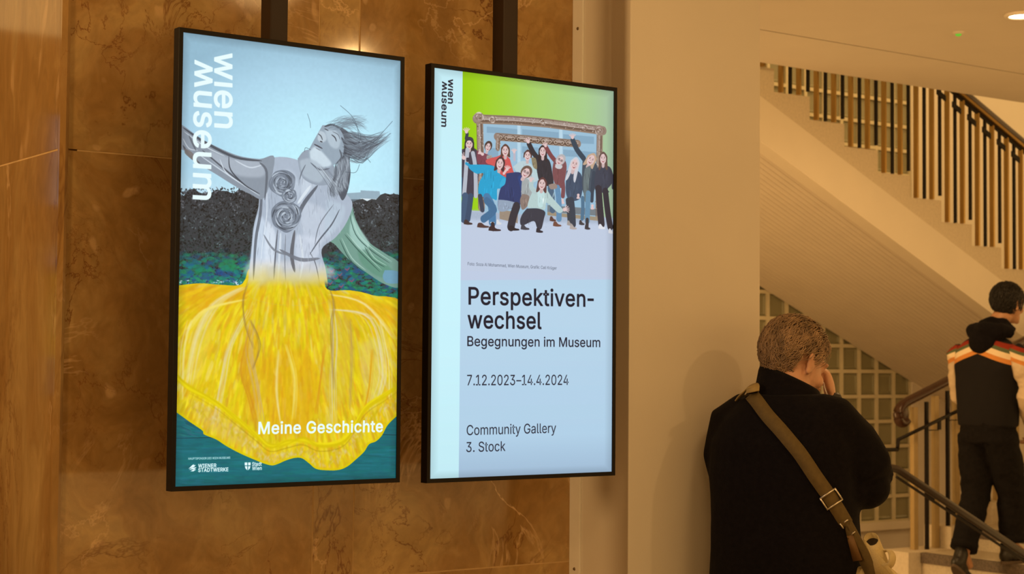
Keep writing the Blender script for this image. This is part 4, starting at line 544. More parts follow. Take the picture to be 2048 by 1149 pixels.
# ------------------------------------------------------------------ pictures shown on the displays (painted here with numpy)
class Canvas:
    """a picture w x h; drawing points are given in sketch coordinates q and mapped on to the flat picture"""
    def __init__(s, w, h, quad):
        s.w, s.h = w, h; s.a = np.zeros((h, w, 3), np.float32)
        A = []; bb = []
        for (x, y), (u, v) in zip(quad, [(0, 0), (w, 0), (w, h), (0, h)]):
            A.append([x, y, 1, 0, 0, 0, -u * x, -u * y]); bb.append(u)
            A.append([0, 0, 0, x, y, 1, -v * x, -v * y]); bb.append(v)
        s.H = np.append(np.linalg.solve(np.array(A, float), np.array(bb, float)), 1).reshape(3, 3)
        s.k = math.sqrt(w / math.dist(quad[0], quad[1]) * h / math.dist(quad[0], quad[3]))
    def m(s, pts):
        p = np.c_[np.asarray(pts, float).reshape(-1, 2), np.ones(len(np.asarray(pts).reshape(-1, 2)))] @ s.H.T
        return p[:, :2] / p[:, 2:]
    def cov(s, polys, ss=3):
        """even-odd coverage of polygons given in picture pixels"""
        allp = np.concatenate(polys); x0 = max(0, int(allp[:, 0].min()) - 1); x1 = min(s.w, int(allp[:, 0].max()) + 2)
        y0 = max(0, int(allp[:, 1].min()) - 1); y1 = min(s.h, int(allp[:, 1].max()) + 2)
        if x1 <= x0 or y1 <= y0: return None
        W_ = x1 - x0; acc = np.zeros((y1 - y0, W_), np.float32); px = np.arange(W_)
        segs = np.concatenate([np.c_[p, np.roll(p, -1, 0)] for p in polys])
        for j in range((y1 - y0) * ss):
            y = y0 + (j + 0.5) / ss
            sel = (segs[:, 1] <= y) != (segs[:, 3] <= y)
            if not sel.any(): continue
            q = segs[sel]; xs_ = np.sort(q[:, 0] + (y - q[:, 1]) * (q[:, 2] - q[:, 0]) / (q[:, 3] - q[:, 1])) - x0
            row = acc[j // ss]
            for a, b in zip(xs_[::2], xs_[1::2]):
                a = max(a, 0); b = min(b, W_)
                if b > a:
                    i0, i1 = int(a), int(min(b, W_ - 1e-4))
                    if i0 == i1: row[i0] += (b - a) / ss
                    else:
                        row[i0] += (i0 + 1 - a) / ss; row[i0 + 1:i1] += 1.0 / ss; row[i1] += (b - i1) / ss
        return x0, y0, x1, y1, np.minimum(acc, 1)
    def put(s, box_, mask, col):
        x0, y0, x1, y1 = box_; t = s.a[y0:y1, x0:x1]; mk = mask[..., None]
        t[:] = t * (1 - mk) + np.asarray(col, np.float32) / 255.0 * mk
    def poly(s, pts, col, al=1.0, soft=0, raw=False):
        c = s.cov([np.asarray(pts, float) if raw else s.m(pts)])
        if c is None: return
        x0, y0, x1, y1, mk = c
        if soft:
            pad = int(soft * 2) + 1; big = np.zeros((s.h + 2 * pad, s.w + 2 * pad), np.float32); big[y0 + pad:y1 + pad, x0 + pad:x1 + pad] = mk
            X0, Y0, X1, Y1 = max(0, x0 - pad), max(0, y0 - pad), min(s.w, x1 + pad), min(s.h, y1 + pad)
            b = big[Y0:Y1 + 2 * pad, X0:X1 + 2 * pad]
            kx = np.exp(-0.5 * (np.arange(-pad, pad + 1) / soft) ** 2); kx /= kx.sum()
            b = np.apply_along_axis(lambda r: np.convolve(r, kx, 'valid'), 1, b); b = np.apply_along_axis(lambda r: np.convolve(r, kx, 'valid'), 0, b)
            x0, y0, x1, y1, mk = X0, Y0, X1, Y1, b
        s.put((x0, y0, x1, y1), mk * al, col)
    def curve(s, pts, n=5):
        return [(v.x, v.y) for v in smooth_path([(p[0], p[1], 0) for p in pts], n)]
    def blob(s, pts, col, al=1.0, soft=0):
        s.poly(s.curve(list(pts) + [pts[0]], 5), col, al, soft)
    def line(s, pts, width, col, al=1.0, raw=False, taper=True):
        """soft-edged brush line, width in sketch units"""
        p = np.asarray(pts, float) if raw else s.m(pts)
        wd = width * (1 if raw else s.k) / 2; pad = wd + 1.5
        x0 = max(0, int(p[:, 0].min() - pad)); x1 = min(s.w, int(p[:, 0].max() + pad) + 1)
        y0 = max(0, int(p[:, 1].min() - pad)); y1 = min(s.h, int(p[:, 1].max() + pad) + 1)
        if x1 <= x0 or y1 <= y0: return
        gx, gy = np.meshgrid(np.arange(x0, x1) + 0.5, np.arange(y0, y1) + 0.5)
        best = np.zeros(gx.shape, np.float32); n = len(p) - 1
        for i in range(n):
            a, b = p[i], p[i + 1]; d = b - a; L2 = max(d @ d, 1e-6)
            t = np.clip(((gx - a[0]) * d[0] + (gy - a[1]) * d[1]) / L2, 0, 1)
            r = np.hypot(gx - a[0] - t * d[0], gy - a[1] - t * d[1])
            u = (i + t) / n; w_ = wd * (np.sqrt(np.clip(4 * u * (1 - u), 0.04, 1)) if taper else 1)
            best = np.maximum(best, np.clip(w_ + 0.6 - r, 0, 1) * np.minimum(1, (w_ + 0.3) * 2))
        s.put((x0, y0, x1, y1), best * al, col)
    def text(s, string, start, end, cap, col, bold=0.0, al=1.0, flip_first=None):
        """lettering from start to end of its base line; cap = capital height (sketch units)"""
        ink = []; x = 0.0
        for n_, ch in enumerate(string):
            adv, sp = GLYPHS[ch]
            if flip_first is not None and ch == 'i' and len(sp) > 1: sp = sorted(sp, key=len)[-1:] if False else [min(sp, key=lambda q: sum(q[3::6]) / max(1, len(q[3::6])))]
            for q in sp:
                c = np.array(q, float).reshape(-1, 3, 2); pl = []
                for i in range(len(c)):
                    p0, h0, h1, p1 = c[i][1], c[i][2], c[(i + 1) % len(c)][0], c[(i + 1) % len(c)][1]
                    for t in (0, .2, .4, .6, .8):
                        pl.append((1 - t) ** 3 * p0 + 3 * (1 - t) ** 2 * t * h0 + 3 * (1 - t) * t * t * h1 + t ** 3 * p1)
                pl = np.array(pl)
                if flip_first and n_ == 0:
                    pl = np.c_[pl[:, 0], 390 - pl[:, 1]]
                ink.append(pl + [x, 0])
            x += adv + bold * 0.6
        m_ = np.concatenate(ink); lo, hi = m_[:, 0].min(), m_[:, 0].max()
        a, b = s.m([start, end]); d = b - a; dl = np.hypot(*d); e = d / dl
        nrm = np.array([e[1], -e[0]]); q0 = np.array(start, float); q1 = np.array(end, float) - q0; q1 = np.array([q1[1], -q1[0]]) / np.hypot(*q1)
        t_ = s.m([q0, q0 + q1 * cap]); ky = np.hypot(*(t_[1] - t_[0])) / 509.0
        polys = [a + np.outer((p[:, 0] - lo) * dl / (hi - lo), e) + np.outer(p[:, 1] * ky, nrm) for p in ink]
        c = s.cov(polys, 4)
        if c is None: return
        s.put(c[:4], c[4] * al, col)
        if bold:
            for p in polys:
                s.line(np.vstack([p, p[:1]]), bold * ky, col, al, raw=True, taper=False)
    def fill(s, fn):
        """fn(u, v) -> rgb 0..255 arrays"""
        v, u = np.mgrid[0:s.h, 0:s.w].astype(np.float32); s.a[:] = fn(u / s.w, v / s.h) / 255.0
    def image(s, name):
        im = bpy.data.images.new(name, s.w, s.h)
        o = np.ones((s.h, s.w, 4), np.float32); o[..., :3] = np.clip(s.a, 0, 1)[::-1]
        im.pixels.foreach_set(o.ravel()); im.update(); im.pack(); return im
def ramp(t, stops):
    t = np.clip(t, 0, 1); xs_ = [a for a, _ in stops]; c = np.array([b for _, b in stops], float)
    return np.stack([np.interp(t, xs_, c[:, i]) for i in range(3)], -1)
def vnoise(w, h, cells, rng):
    """smooth value noise 0..1"""
    cy_, cx_ = max(2, int(cells * h / w)), cells
    g_ = rng.random((cy_ + 2, cx_ + 2)); y, x = np.mgrid[0:h, 0:w]; fx = x / w * cx_; fy = y / h * cy_
    ix, iy = fx.astype(int), fy.astype(int); tx, ty = fx - ix, fy - iy; tx = tx * tx * (3 - 2 * tx); ty = ty * ty * (3 - 2 * ty)
    return (g_[iy, ix] * (1 - tx) + g_[iy, ix + 1] * tx) * (1 - ty) + (g_[iy + 1, ix] * (1 - tx) + g_[iy + 1, ix + 1] * tx) * ty

# ---- left picture: dancing woman, grey photograph above, painted yellow skirt below
def paint_dancer():
    rng = np.random.default_rng(4); R_ = random.Random(11)
    c = Canvas(660, 1173, [(366, 62.6), (802.3, 123.3), (790.9, 957.6), (348.9, 974.4)])
    # sky, lighter to the middle
    def sky(u, v):
        r = np.clip(np.hypot((u - 0.62) / 0.80, (v - 0.27) / 0.30), 0, 1.0)
        return ramp(r, [(0, (196, 246, 255)), (0.35, (188, 236, 253)), (0.7, (172, 214, 236)), (1, (146, 186, 208))])
    c.fill(sky)
    v, u = np.mgrid[0:c.h, 0:c.w]; v = v / c.h; u = u / c.w
    w_ = np.clip((v - 0.30) / 0.08, 0, 1)[..., None] * 0.6; c.a = (c.a * (1 - w_) + np.array([214, 240, 252]) / 255 * w_).astype(np.float32)
    # distant building
    c.poly([(690, 388), (722, 386), (722, 382), (760, 384), (762, 398), (790, 400), (790, 425), (690, 425)], (150, 176, 192))
    c.poly([(722, 398), (760, 400), (760, 406), (722, 404)], (220, 236, 244)); c.poly([(700, 400), (716, 400), (716, 408), (700, 408)], (96, 110, 122))
    # hedge: dark, leafy, with pale flecks
    top = [(340, 384)] + [(345 + i * 11, 384 + 7 * math.sin(i * 1.3) + R_.uniform(-6, 5)) for i in range(17)] + [(535, 390), (540, 560), (340, 560)]
    c.poly(top, (58, 63, 68)); 
    top = [(680, 400)] + [(690 + i * 9, 404 - 1.4 * i * (i > 7) * 0.9 + R_.uniform(-5, 4)) for i in range(14)] + [(815, 384), (815, 640), (640, 640), (640, 480)]
    c.poly(top, (58, 63, 68))
    for _ in range(5200):
        left = R_.random() < 0.55
        x = R_.uniform(345, 530) if left else R_.uniform(655, 806); y = R_.uniform(376 if left else (404 if x < 770 else 388), 590)
        L = R_.uniform(2, 6); an = R_.uniform(0, 6.28); g_ = R_.random() ** 1.5
        fade = min(1, max(0, (y - 400) / 170)); cl = 0.5 + 0.5 * noise.noise(Vector((x / 16, y / 13, 2)) ) * 1.8; base = 26 + 150 * g_ * max(0, cl) * (1 - 0.45 * fade)
        if not left: base *= 1.15
        col = (base * (1 - 0.35 * fade), base * (1.02), base * (1.10 - 0.1 * fade))
        c.line([(x, y), (x + L * math.cos(an), y + L * math.sin(an))], R_.uniform(1.2, 3.2), col, 0.75)
    # painted band behind: green, teal, blue
    cols = [(18, 106, 98), (26, 138, 110), (22, 96, 138), (30, 124, 88), (40, 80, 130), (18, 130, 126), (36, 150, 96)]
    for _ in range(1300):
        left = R_.random() < 0.5
        x = R_.uniform(345, 520) if left else R_.uniform(640, 806); y = R_.uniform(505, 596 if left else 625)
        al = min(1, max(0, (y - 495) / 45)) * 0.62
        an = R_.uniform(-0.5, 0.5); L = R_.uniform(5, 18)
        c.line([(x, y), (x + L * math.cos(an), y + L * math.sin(an))], R_.uniform(3, 9), R_.choice(cols), al)
    for (x, y, r, col) in [(455, 532, 16, (30, 140, 88)), (398, 540, 13, (24, 130, 86)), (438, 545, 9, (24, 80, 160)), (380, 548, 8, (20, 84, 140)), (664, 543, 8, (70, 120, 150)), (684, 530, 7, (60, 130, 120))]:
        c.blob([(x + r * math.cos(a) * R_.uniform(.7, 1.2), y + r * 0.8 * math.sin(a) * R_.uniform(.7, 1.2)) for a in np.arange(0, 6.2, 0.8)], col, 0.6, 2)
    for (x, y) in [(664, 541), (680, 549), (695, 538), (661, 566), (683, 572), (704, 561), (672, 556)]:
        c.blob([(x + 6 * math.cos(a), y + 5 * math.sin(a)) for a in np.arange(0, 6.2, 1)], (40, 112, 140), 0.8, 0.8)
        c.line([(x - 5, y), (x, y + 4), (x + 5, y - 2)], 2.2, (176, 70, 92), 0.7)
    # lower background
    c.poly([(330, 790), (820, 790), (820, 990), (330, 990)], (14, 106, 116))
    for _ in range(1500):
        x = R_.uniform(330, 800); y = R_.uniform(800, 985); L = R_.uniform(12, 50); d = R_.choice([(14, 118, 124), (18, 96, 112), (10, 112, 108), (30, 118, 136), (12, 92, 100)])
        c.line([(x, y), (x + L, y + R_.uniform(-2, 2))], R_.uniform(2, 5), d, 0.35)
    for _ in range(60):
        x = R_.uniform(348, 430); y = R_.uniform(828, 872); c.line([(x, y), (x + 20, y + R_.uniform(2, 12))], 3, R_.choice([(30, 120, 120), (44, 100, 120), (20, 80, 96)]), 0.5)
    c.line([(345, 878), (420, 876), (470, 882)], 1.5, (8, 60, 70), 0.8); c.line([(745, 870), (800, 872)], 1.5, (8, 60, 70), 0.8)
    # skirt silhouette
    sk = [(330, 574), (357, 571), (400, 567), (440, 570), (478, 571), (490, 560), (503, 535), (560, 528), (640, 545), (655, 580), (700, 582), (745, 592), (815, 622),
          (815, 815), (793, 834), (775, 852), (764, 872), (752, 884), (738, 890), (728, 905), (712, 920), (695, 934), (678, 941), (655, 942), (632, 939), (618, 928), (604, 918), (590, 917), (572, 922), (556, 929), (544, 932), (530, 929), (512, 922), (480, 908), (452, 893), (432, 880), (408, 870), (404, 862), (378, 844), (350, 824), (330, 812)]
    c.blob(sk, (222, 196, 26), 1.0)
    skp = c.cov([c.m(c.curve(sk + [sk[0]], 5))]); inside = np.zeros((c.h, c.w), np.float32); inside[skp[1]:skp[3], skp[0]:skp[2]] = skp[4]
    keep = c.a.copy()
    pal = [(236, 212, 20), (240, 200, 24), (226, 176, 20), (248, 226, 60), (212, 190, 12), (232, 168, 28), (244, 226, 140), (216, 160, 40), (250, 236, 30), (228, 204, 110)]
    wts = [9, 8, 6, 5, 6, 5, 1.2, 3, 7, 2]
    def flow(x, y):
        """direction of the folds: sweeping out from the hips, then hanging"""
        cxm = 575; dx = (x - cxm) / 215.0; t = min(1, max(0, (y - 560) / 110.0))
        ax = dx * (1.25 - t) * 1.1 + dx * 0.22; ay = 0.25 + t
        if abs(dx) < 0.35 and y < 640: ax *= 0.5
        L = math.hypot(ax, ay); return ax / L, ay / L
    for _ in range(5200):
        x = R_.uniform(345, 806); y = R_.uniform(545, 940); p = [(x, y)]; L = R_.uniform(14, 48); n = 4
        for i in range(n):
            fx, fy = flow(*p[-1]); p.append((p[-1][0] + fx * L / n + R_.uniform(-.8, .8), p[-1][1] + fy * L / n))
        col = R_.choices(pal, wts)[0]; k = R_.uniform(0.90, 1.04)
        c.line(p, R_.uniform(2.6, 8.0), tuple(min(255, q * k) for q in col), 0.45)
    for pts_, col in (([(360, 575), (480, 572), (490, 600), (380, 615)], (226, 160, 22)), ([(665, 590), (790, 615), (790, 650), (680, 620)], (228, 166, 26)), ([(520, 720), (600, 700), (640, 760), (610, 860), (540, 860)], (222, 160, 20)), ([(480, 700), (505, 690), (520, 800), (500, 850)], (212, 150, 24)), ([(380, 800), (470, 850), (520, 900), (470, 890), (400, 845)], (220, 190, 110)), ([(640, 640), (700, 640), (690, 800), (650, 800)], (212, 186, 60)), ([(720, 690), (760, 680), (765, 780), (735, 820)], (220, 206, 140)), ([(385, 640), (430, 620), (400, 760), (370, 750)], (236, 214, 90))):
        c.blob(pts_, col, 0.45, 7)
    # long pale and ochre folds
    folds = [([(490, 575), (430, 610), (395, 680), (378, 770)], 9, (232, 220, 170)), ([(500, 620), (462, 690), (446, 760), (430, 850)], 7, (226, 216, 190)), ([(505, 640), (498, 700), (512, 770), (524, 850)], 7, (206, 176, 120)),
             ([(486, 600), (410, 620), (372, 660)], 8, (244, 226, 110)), ([(500, 660), (484, 740), (500, 800), (520, 880)], 5, (206, 140, 30)), ([(662, 600), (670, 680), (666, 760), (668, 850)], 6, (216, 208, 180)),
             ([(664, 620), (740, 640), (765, 740), (752, 800)], 9, (228, 218, 190)), ([(660, 590), (730, 610), (790, 680)], 5, (240, 222, 150)), ([(700, 640), (704, 720), (700, 820)], 4, (190, 160, 90)),
             ([(575, 690), (590, 760), (588, 840)], 4, (240, 226, 120)), ([(556, 700), (552, 780), (560, 850)], 3, (238, 226, 160)), ([(650, 690), (640, 760), (632, 830)], 4, (214, 150, 30)), ([(745, 700), (738, 780), (720, 850)], 5, (220, 160, 24)),
             ([(380, 640), (366, 700), (362, 800)], 4, (244, 230, 150)), ([(760, 640), (778, 720), (780, 800)], 4, (236, 224, 160)), ([(615, 690), (612, 770), (606, 880)], 4, (222, 180, 26))]
    for p, w2, col in folds:
        for j in range(7):
            o = R_.uniform(-w2, w2); c.line(c.curve([(a + o + R_.uniform(-2, 2), b) for a, b in p], 5), R_.uniform(1.2, w2 * 0.5), col, 0.5)
    # darker creases beside the hips
    for p in ([(497, 560), (486, 600), (492, 650), (510, 700)], [(655, 570), (668, 610), (664, 660), (668, 780)], [(500, 640), (520, 690), (505, 740)]):
        for j in range(4): c.line(c.curve([(a + R_.uniform(-3, 3), b) for a, b in p], 5), R_.uniform(0.8, 2), (150, 118, 60), 0.6)
    # ruffle near the hem
    hem = [(352, 752), (378, 776), (430, 806), (470, 838), (512, 872), (540, 893), (575, 886), (606, 880), (640, 893), (690, 880), (730, 820), (770, 792), (800, 770)]
    for j in range(10): c.line(c.curve([(a, b + R_.uniform(-5, 5)) for a, b in hem], 6), R_.uniform(2, 5), R_.choice([(226, 206, 10), (240, 222, 20), (214, 190, 8)]), 0.7, taper=False)
    c.line(c.curve([(a, b + 11) for a, b in hem[1:]], 6), 1.2, (150, 124, 20), 0.7)
    for _ in range(420):
        i = R_.uniform(1, len(hem) - 1.01); j = int(i); f_ = i - j; x = hem[j][0] * (1 - f_) + hem[j + 1][0] * f_; y = hem[j][1] * (1 - f_) + hem[j + 1][1] * f_ + R_.uniform(14, 38)
        c.line([(x, y), (x + R_.uniform(-8, 8), y + R_.uniform(4, 12))], R_.uniform(2, 5), R_.choice([(214, 190, 120), (206, 170, 90), (222, 206, 150), (200, 176, 20)]), 0.45)
    c.line(c.curve(sk[12:-1], 5), 8, (220, 200, 4), 0.85, taper=False)
    kx = np.exp(-0.5 * (np.arange(-3, 4) / 1.3) ** 2); kx /= kx.sum(); sm = c.a.copy()
    for ax_ in (0, 1): sm = sum(np.roll(sm, j - 3, ax_) * kx[j] for j in range(7))
    c.a = (keep * (1 - inside[..., None]) + sm * inside[..., None]).astype(np.float32)
    painted = c.a.copy()
    # far arm in pale green, sleeve with cuff
    c.blob([(686, 396), (704, 410), (712, 440), (735, 482), (770, 508), (800, 530), (800, 575), (770, 570), (735, 548), (700, 522), (672, 492), (655, 470)], (116, 158, 146))
    c.blob([(705, 430), (716, 452), (740, 490), (722, 500), (700, 470)], (168, 208, 200), 0.8, 2); c.blob([(715, 500), (760, 520), (790, 550), (760, 556), (725, 530)], (96, 148, 128), 0.8, 2)
    for p in ([(700, 430), (712, 470), (740, 500), (780, 528)], [(690, 470), (720, 505), (760, 545)], [(680, 480), (700, 520), (728, 545)], [(730, 495), (745, 520), (770, 536)]):
        c.line(c.curve(p, 4), 2.2, (50, 84, 78), 0.75); c.line(c.curve([(a + 4, b - 3) for a, b in p], 4), 2.2, (188, 222, 210), 0.6)
    c.blob([(770, 542), (796, 545), (802, 566), (775, 568), (766, 556)], (110, 160, 186))
    # torso, grey blouse melting into the painted skirt
    torso = [(522, 322), (560, 314), (600, 322), (655, 350), (690, 385), (706, 410), (694, 446), (672, 476), (644, 500), (652, 540), (658, 590), (652, 606), (600, 612), (540, 608), (496, 590), (498, 552), (503, 500), (508, 452), (518, 410), (518, 360)]
    c.blob(torso, (172, 186, 204))
    c.blob([(508, 460), (520, 430), (538, 470), (528, 560), (500, 560)], (204, 220, 238), 0.8, 3)
    c.blob([(600, 400), (650, 420), (668, 460), (636, 490), (606, 470)], (196, 208, 224), 0.8, 4)
    c.blob([(655, 400), (690, 415), (680, 452), (650, 470)], (186, 204, 220), 0.7, 3)
    # blouse stripes
    c.blob([(540, 350), (580, 340), (600, 370), (600, 395), (570, 400)], (196, 210, 226), 0.6, 4); c.blob([(604, 330), (640, 352), (630, 372), (604, 392)], (206, 220, 234), 0.7, 3)
    c.blob([(590, 470), (640, 480), (632, 520), (596, 530)], (210, 220, 236), 0.7, 4); c.blob([(534, 440), (552, 470), (548, 530), (530, 520)], (220, 232, 246), 0.8, 3)
    c.blob([(500, 520), (650, 530), (655, 560), (498, 552)], (226, 224, 226), 0.55, 6)
    for p, w2, col in [([(524, 345), (522, 420), (512, 480), (507, 560)], 6, (92, 100, 112)), ([(533, 345), (534, 430), (524, 500), (522, 560)], 2, (220, 232, 244)), ([(556, 460), (552, 500), (548, 560)], 3, (84, 90, 102)), ([(562, 466), (560, 500), (556, 565)], 5, (214, 226, 238)),
                       ([(590, 462), (584, 510), (590, 545)], 8, (90, 92, 100)), ([(636, 372), (606, 412), (592, 450)], 8, (86, 94, 106)), ([(622, 372), (596, 408)], 6, (222, 234, 244)), ([(600, 470), (606, 520), (600, 560)], 4, (216, 226, 236)),
                       ([(680, 420), (664, 450), (640, 480), (620, 510)], 3, (80, 88, 100)), ([(668, 410), (640, 450), (630, 490)], 2, (110, 118, 130)), ([(560, 500), (600, 520), (640, 518)], 7, (112, 118, 130)), ([(528, 470), (548, 500), (580, 512)], 4, (120, 128, 140)), ([(620, 505), (632, 530), (640, 570)], 2, (96, 100, 110)), ([(572, 470), (570, 520), (572, 566)], 2, (120, 126, 138))]:
        c.line(c.curve(p, 5), w2, col, 0.85)
    for _ in range(260):
        x = R_.uniform(515, 690); y = R_.uniform(340, 540)
        if 515 < x < 690 and (x < 655 or y < 470): c.line([(x, y), (x + R_.uniform(-3, 3), y + R_.uniform(8, 22))], R_.uniform(0.6, 1.6), R_.choice([(210, 224, 238), (120, 130, 144), (150, 162, 178)]), 0.35)
    # blouse melts into the painted skirt
    Hi = np.linalg.inv(c.H); gy_, gx_ = np.mgrid[0:c.h, 0:c.w]; den = Hi[2, 0] * gx_ + Hi[2, 1] * gy_ + Hi[2, 2]
    sx_ = (Hi[0, 0] * gx_ + Hi[0, 1] * gy_ + Hi[0, 2]) / den; sy_ = (Hi[1, 0] * gx_ + Hi[1, 1] * gy_ + Hi[1, 2]) / den
    wob = 10 * (vnoise(c.w, c.h, 30, rng) - .5) + 14 * (vnoise(c.w, c.h, 8, rng) - .5)
    t_ = np.clip((sy_ + wob - 525) / 58, 0, 1); t_ = t_ * t_ * (3 - 2 * t_)
    tq = c.cov([c.m(c.curve(torso + [torso[0]], 5))]); tm = np.zeros((c.h, c.w)); tm[tq[1]:tq[3], tq[0]:tq[2]] = tq[4]; t_ *= tm
    solid = np.clip((sy_ - 545) / 10, 0, 1)[..., None] * 0 + painted
    yel = np.where((sy_ < 566)[..., None], np.array([232, 208, 90]) / 255 * (0.9 + .2 * vnoise(c.w, c.h, 60, rng))[..., None], solid)
    k_ = np.clip((sy_ - 560) / 14, 0, 1)[..., None]; yel = (np.array([232, 208, 90]) / 255) * (1 - k_) + painted * k_
    c.a = (c.a * (1 - t_[..., None]) + yel * t_[..., None]).astype(np.float32)
    # near arm stretched to the left
    arm = [(330, 232), (366, 250), (400, 275), (440, 296), (480, 312), (520, 318), (550, 316), (530, 395), (500, 388), (470, 372), (432, 348), (396, 326), (368, 300), (330, 290)]
    c.blob(arm, (140, 152, 166))
    c.blob([(420, 300), (470, 318), (520, 324), (528, 352), (480, 352), (430, 326)], (176, 188, 202), 0.8, 3)
    for p, w2, col in [([(366, 254), (410, 284), (470, 314), (524, 322)], 5, (70, 76, 86)), ([(368, 262), (410, 292), (450, 312)], 2, (210, 222, 232)), ([(405, 300), (440, 330), (500, 380)], 3, (74, 80, 90)), ([(470, 320), (500, 335), (525, 330)], 2.5, (212, 224, 236)), ([(400, 310), (450, 345), (520, 392)], 2.5, (206, 220, 232)), ([(458, 312), (462, 340), (490, 370), (520, 388)], 2.5, (60, 66, 76)),
                       ([(440, 318), (452, 344), (480, 366)], 2, (214, 226, 238)), ([(366, 290), (380, 312), (400, 326)], 5, (80, 84, 92)), ([(366, 276), (378, 296), (396, 300)], 2, (200, 210, 220)), ([(520, 325), (534, 345), (530, 400)], 5, (96, 104, 116)), ([(378, 270), (392, 300)], 4, (96, 104, 114))]:
        c.line(c.curve(p, 5), w2, col, 0.85)
    c.blob([(370, 296), (384, 304), (396, 322), (384, 318), (370, 306)], (120, 116, 116), 0.9)
    # neck, thrown-back head, hair
    c.blob([(596, 318), (616, 300), (660, 318), (672, 360), (640, 372), (606, 356)], (150, 164, 180))
    hair_dark = [(672, 250), (694, 262), (712, 284), (730, 300), (702, 314), (702, 350), (696, 384), (686, 402), (678, 386), (672, 356), (680, 320), (680, 290)]
    c.blob(hair_dark, (84, 92, 104))
    c.blob([(646, 251), (672, 253), (687, 270), (691, 295), (683, 320), (662, 334), (640, 338), (623, 326), (616, 308), (624, 290), (634, 272)], (150, 168, 184))
    c.blob([(620, 304), (632, 294), (652, 312), (664, 330), (642, 336), (624, 324)], (208, 226, 238), 0.9, 2); c.blob([(650, 260), (672, 262), (682, 280), (676, 298), (660, 290)], (184, 202, 216), 0.85, 2)
    c.blob([(640, 262), (650, 266), (654, 280), (644, 286), (636, 278)], (196, 212, 224), 0.8, 1.2); c.blob([(600, 322), (622, 318), (650, 340), (640, 366), (608, 352)], (176, 192, 206), 0.85, 2)
    for p, w2, col in [([(629, 289), (637, 293), (646, 298)], 2.6, (62, 62, 72)), ([(632, 296), (642, 302)], 1.6, (120, 126, 138)), ([(637, 268), (643, 273), (646, 281)], 2.2, (70, 76, 86)), ([(641, 283), (646, 285)], 2.4, (50, 52, 60)),
                       ([(664, 270), (671, 276), (674, 284)], 2.4, (58, 62, 72)), ([(666, 264), (677, 270), (681, 280)], 1.4, (96, 104, 116)), ([(650, 258), (658, 262)], 2, (64, 70, 80)), ([(650, 254), (666, 250), (680, 258)], 4, (62, 68, 78)),
                       ([(622, 326), (640, 340), (660, 338)], 3, (92, 102, 116)), ([(612, 330), (604, 346), (600, 360)], 2.5, (104, 114, 128)), ([(680, 300), (684, 316), (672, 330)], 4, (84, 92, 104)), ([(684, 276), (692, 292), (690, 320), (694, 350)], 7, (70, 78, 90))]:
        c.line(c.curve(p, 4), w2, col, 0.85)
    for _ in range(260):       # hair draped over the shoulder
        t_ = R_.random(); x = 668 + 28 * t_; y = 336 - 26 * t_ + R_.uniform(-4, 4); e_ = R_.uniform(-5, 5)
        p = [(x, y), (x + 2 + e_, y + 22), (x - 6 + e_ * 1.5, y + R_.uniform(36, 52)), (x - 2 + e_ * 1.5, y + R_.uniform(52, 66))]
        c.line(c.curve(p, 3), R_.uniform(0.7, 1.8), R_.choice([(78, 86, 98), (120, 132, 146), (164, 178, 192), (196, 210, 222), (98, 108, 120)]), 0.5)
    for _ in range(22):
        x = R_.uniform(630, 655); p = [(x, 334), (x + 14, 352), (x + 34, 370 + R_.uniform(0, 16))]; c.line(c.curve(p, 3), R_.uniform(0.6, 1.3), R_.choice([(90, 98, 110), (190, 204, 216)]), 0.5)
    for _ in range(260):       # hair flying to the right
        x = R_.uniform(684, 706); y = R_.uniform(262, 312); e_ = R_.uniform(0.2, 1) ** 1.5
        p = [(x, y), (x + 26, y + R_.uniform(2, 18)), (x + 26 + 56 * e_, 306 - 36 * e_ + R_.uniform(-9, 9))]
        c.line(c.curve(p, 4), R_.uniform(0.6, 1.9), R_.choice([(80, 90, 102), (120, 134, 148), (150, 168, 182), (64, 70, 82)]), 0.42)
    for _ in range(90):        # wisps above
        x = R_.uniform(652, 690); y = R_.uniform(244, 262)
        p = [(x, y), (x + 22, y - R_.uniform(2, 16)), (x + 50, y + R_.uniform(-18, 12))]
        c.line(c.curve(p, 4), R_.uniform(0.5, 1.4), (120, 138, 152), 0.35)
    for p in ([(682, 212), (704, 232), (716, 256), (718, 280)], [(616, 228), (621, 244), (622, 256)], [(706, 240), (722, 270), (718, 288)], [(692, 345), (712, 346), (720, 330)], [(700, 316), (730, 316), (742, 326)], [(622, 300), (612, 296), (610, 304)], [(740, 296), (770, 262), (786, 244)], [(720, 300), (760, 284), (782, 268)]):
        c.line(c.curve(p, 4), 0.9, (70, 84, 98), 0.7, taper=False)
    # cloth roses
    for (x, y, r) in [(566, 366, 27), (573, 433, 31), (580, 392, 15)]:
        c.blob([(x + r * math.cos(a) * R_.uniform(.9, 1.08), y + r * math.sin(a) * R_.uniform(.9, 1.08)) for a in np.arange(0, 6.2, 0.52)], (120, 132, 148))
        for _ in range(int(r * 3.2)):
            q = r * R_.uniform(0.12, 0.95); a = R_.uniform(0, 6.28); da = R_.uniform(0.5, 1.2)
            p = [(x + q * math.cos(a + da * t) * (1 - 0.1 * t), y + q * math.sin(a + da * t) * (1 - 0.1 * t)) for t in (0, .25, .5, .75, 1)]
            c.line(p, R_.uniform(1, 2.4), R_.choice([(64, 72, 84), (84, 94, 106), (176, 190, 206), (150, 162, 178), (200, 214, 228)]), 0.8)
    # edge fall-off of the backlight
    e_ = np.minimum(np.minimum(u, 1 - u) / 0.035, np.minimum(v, 1 - v) / 0.02); c.a *= (0.84 + 0.16 * np.clip(e_, 0, 1)[..., None]).astype(np.float32)
    c.a *= (0.99 + 0.02 * vnoise(c.w, c.h, 90, rng))[..., None].astype(np.float32)
    wh = (232, 252, 255)
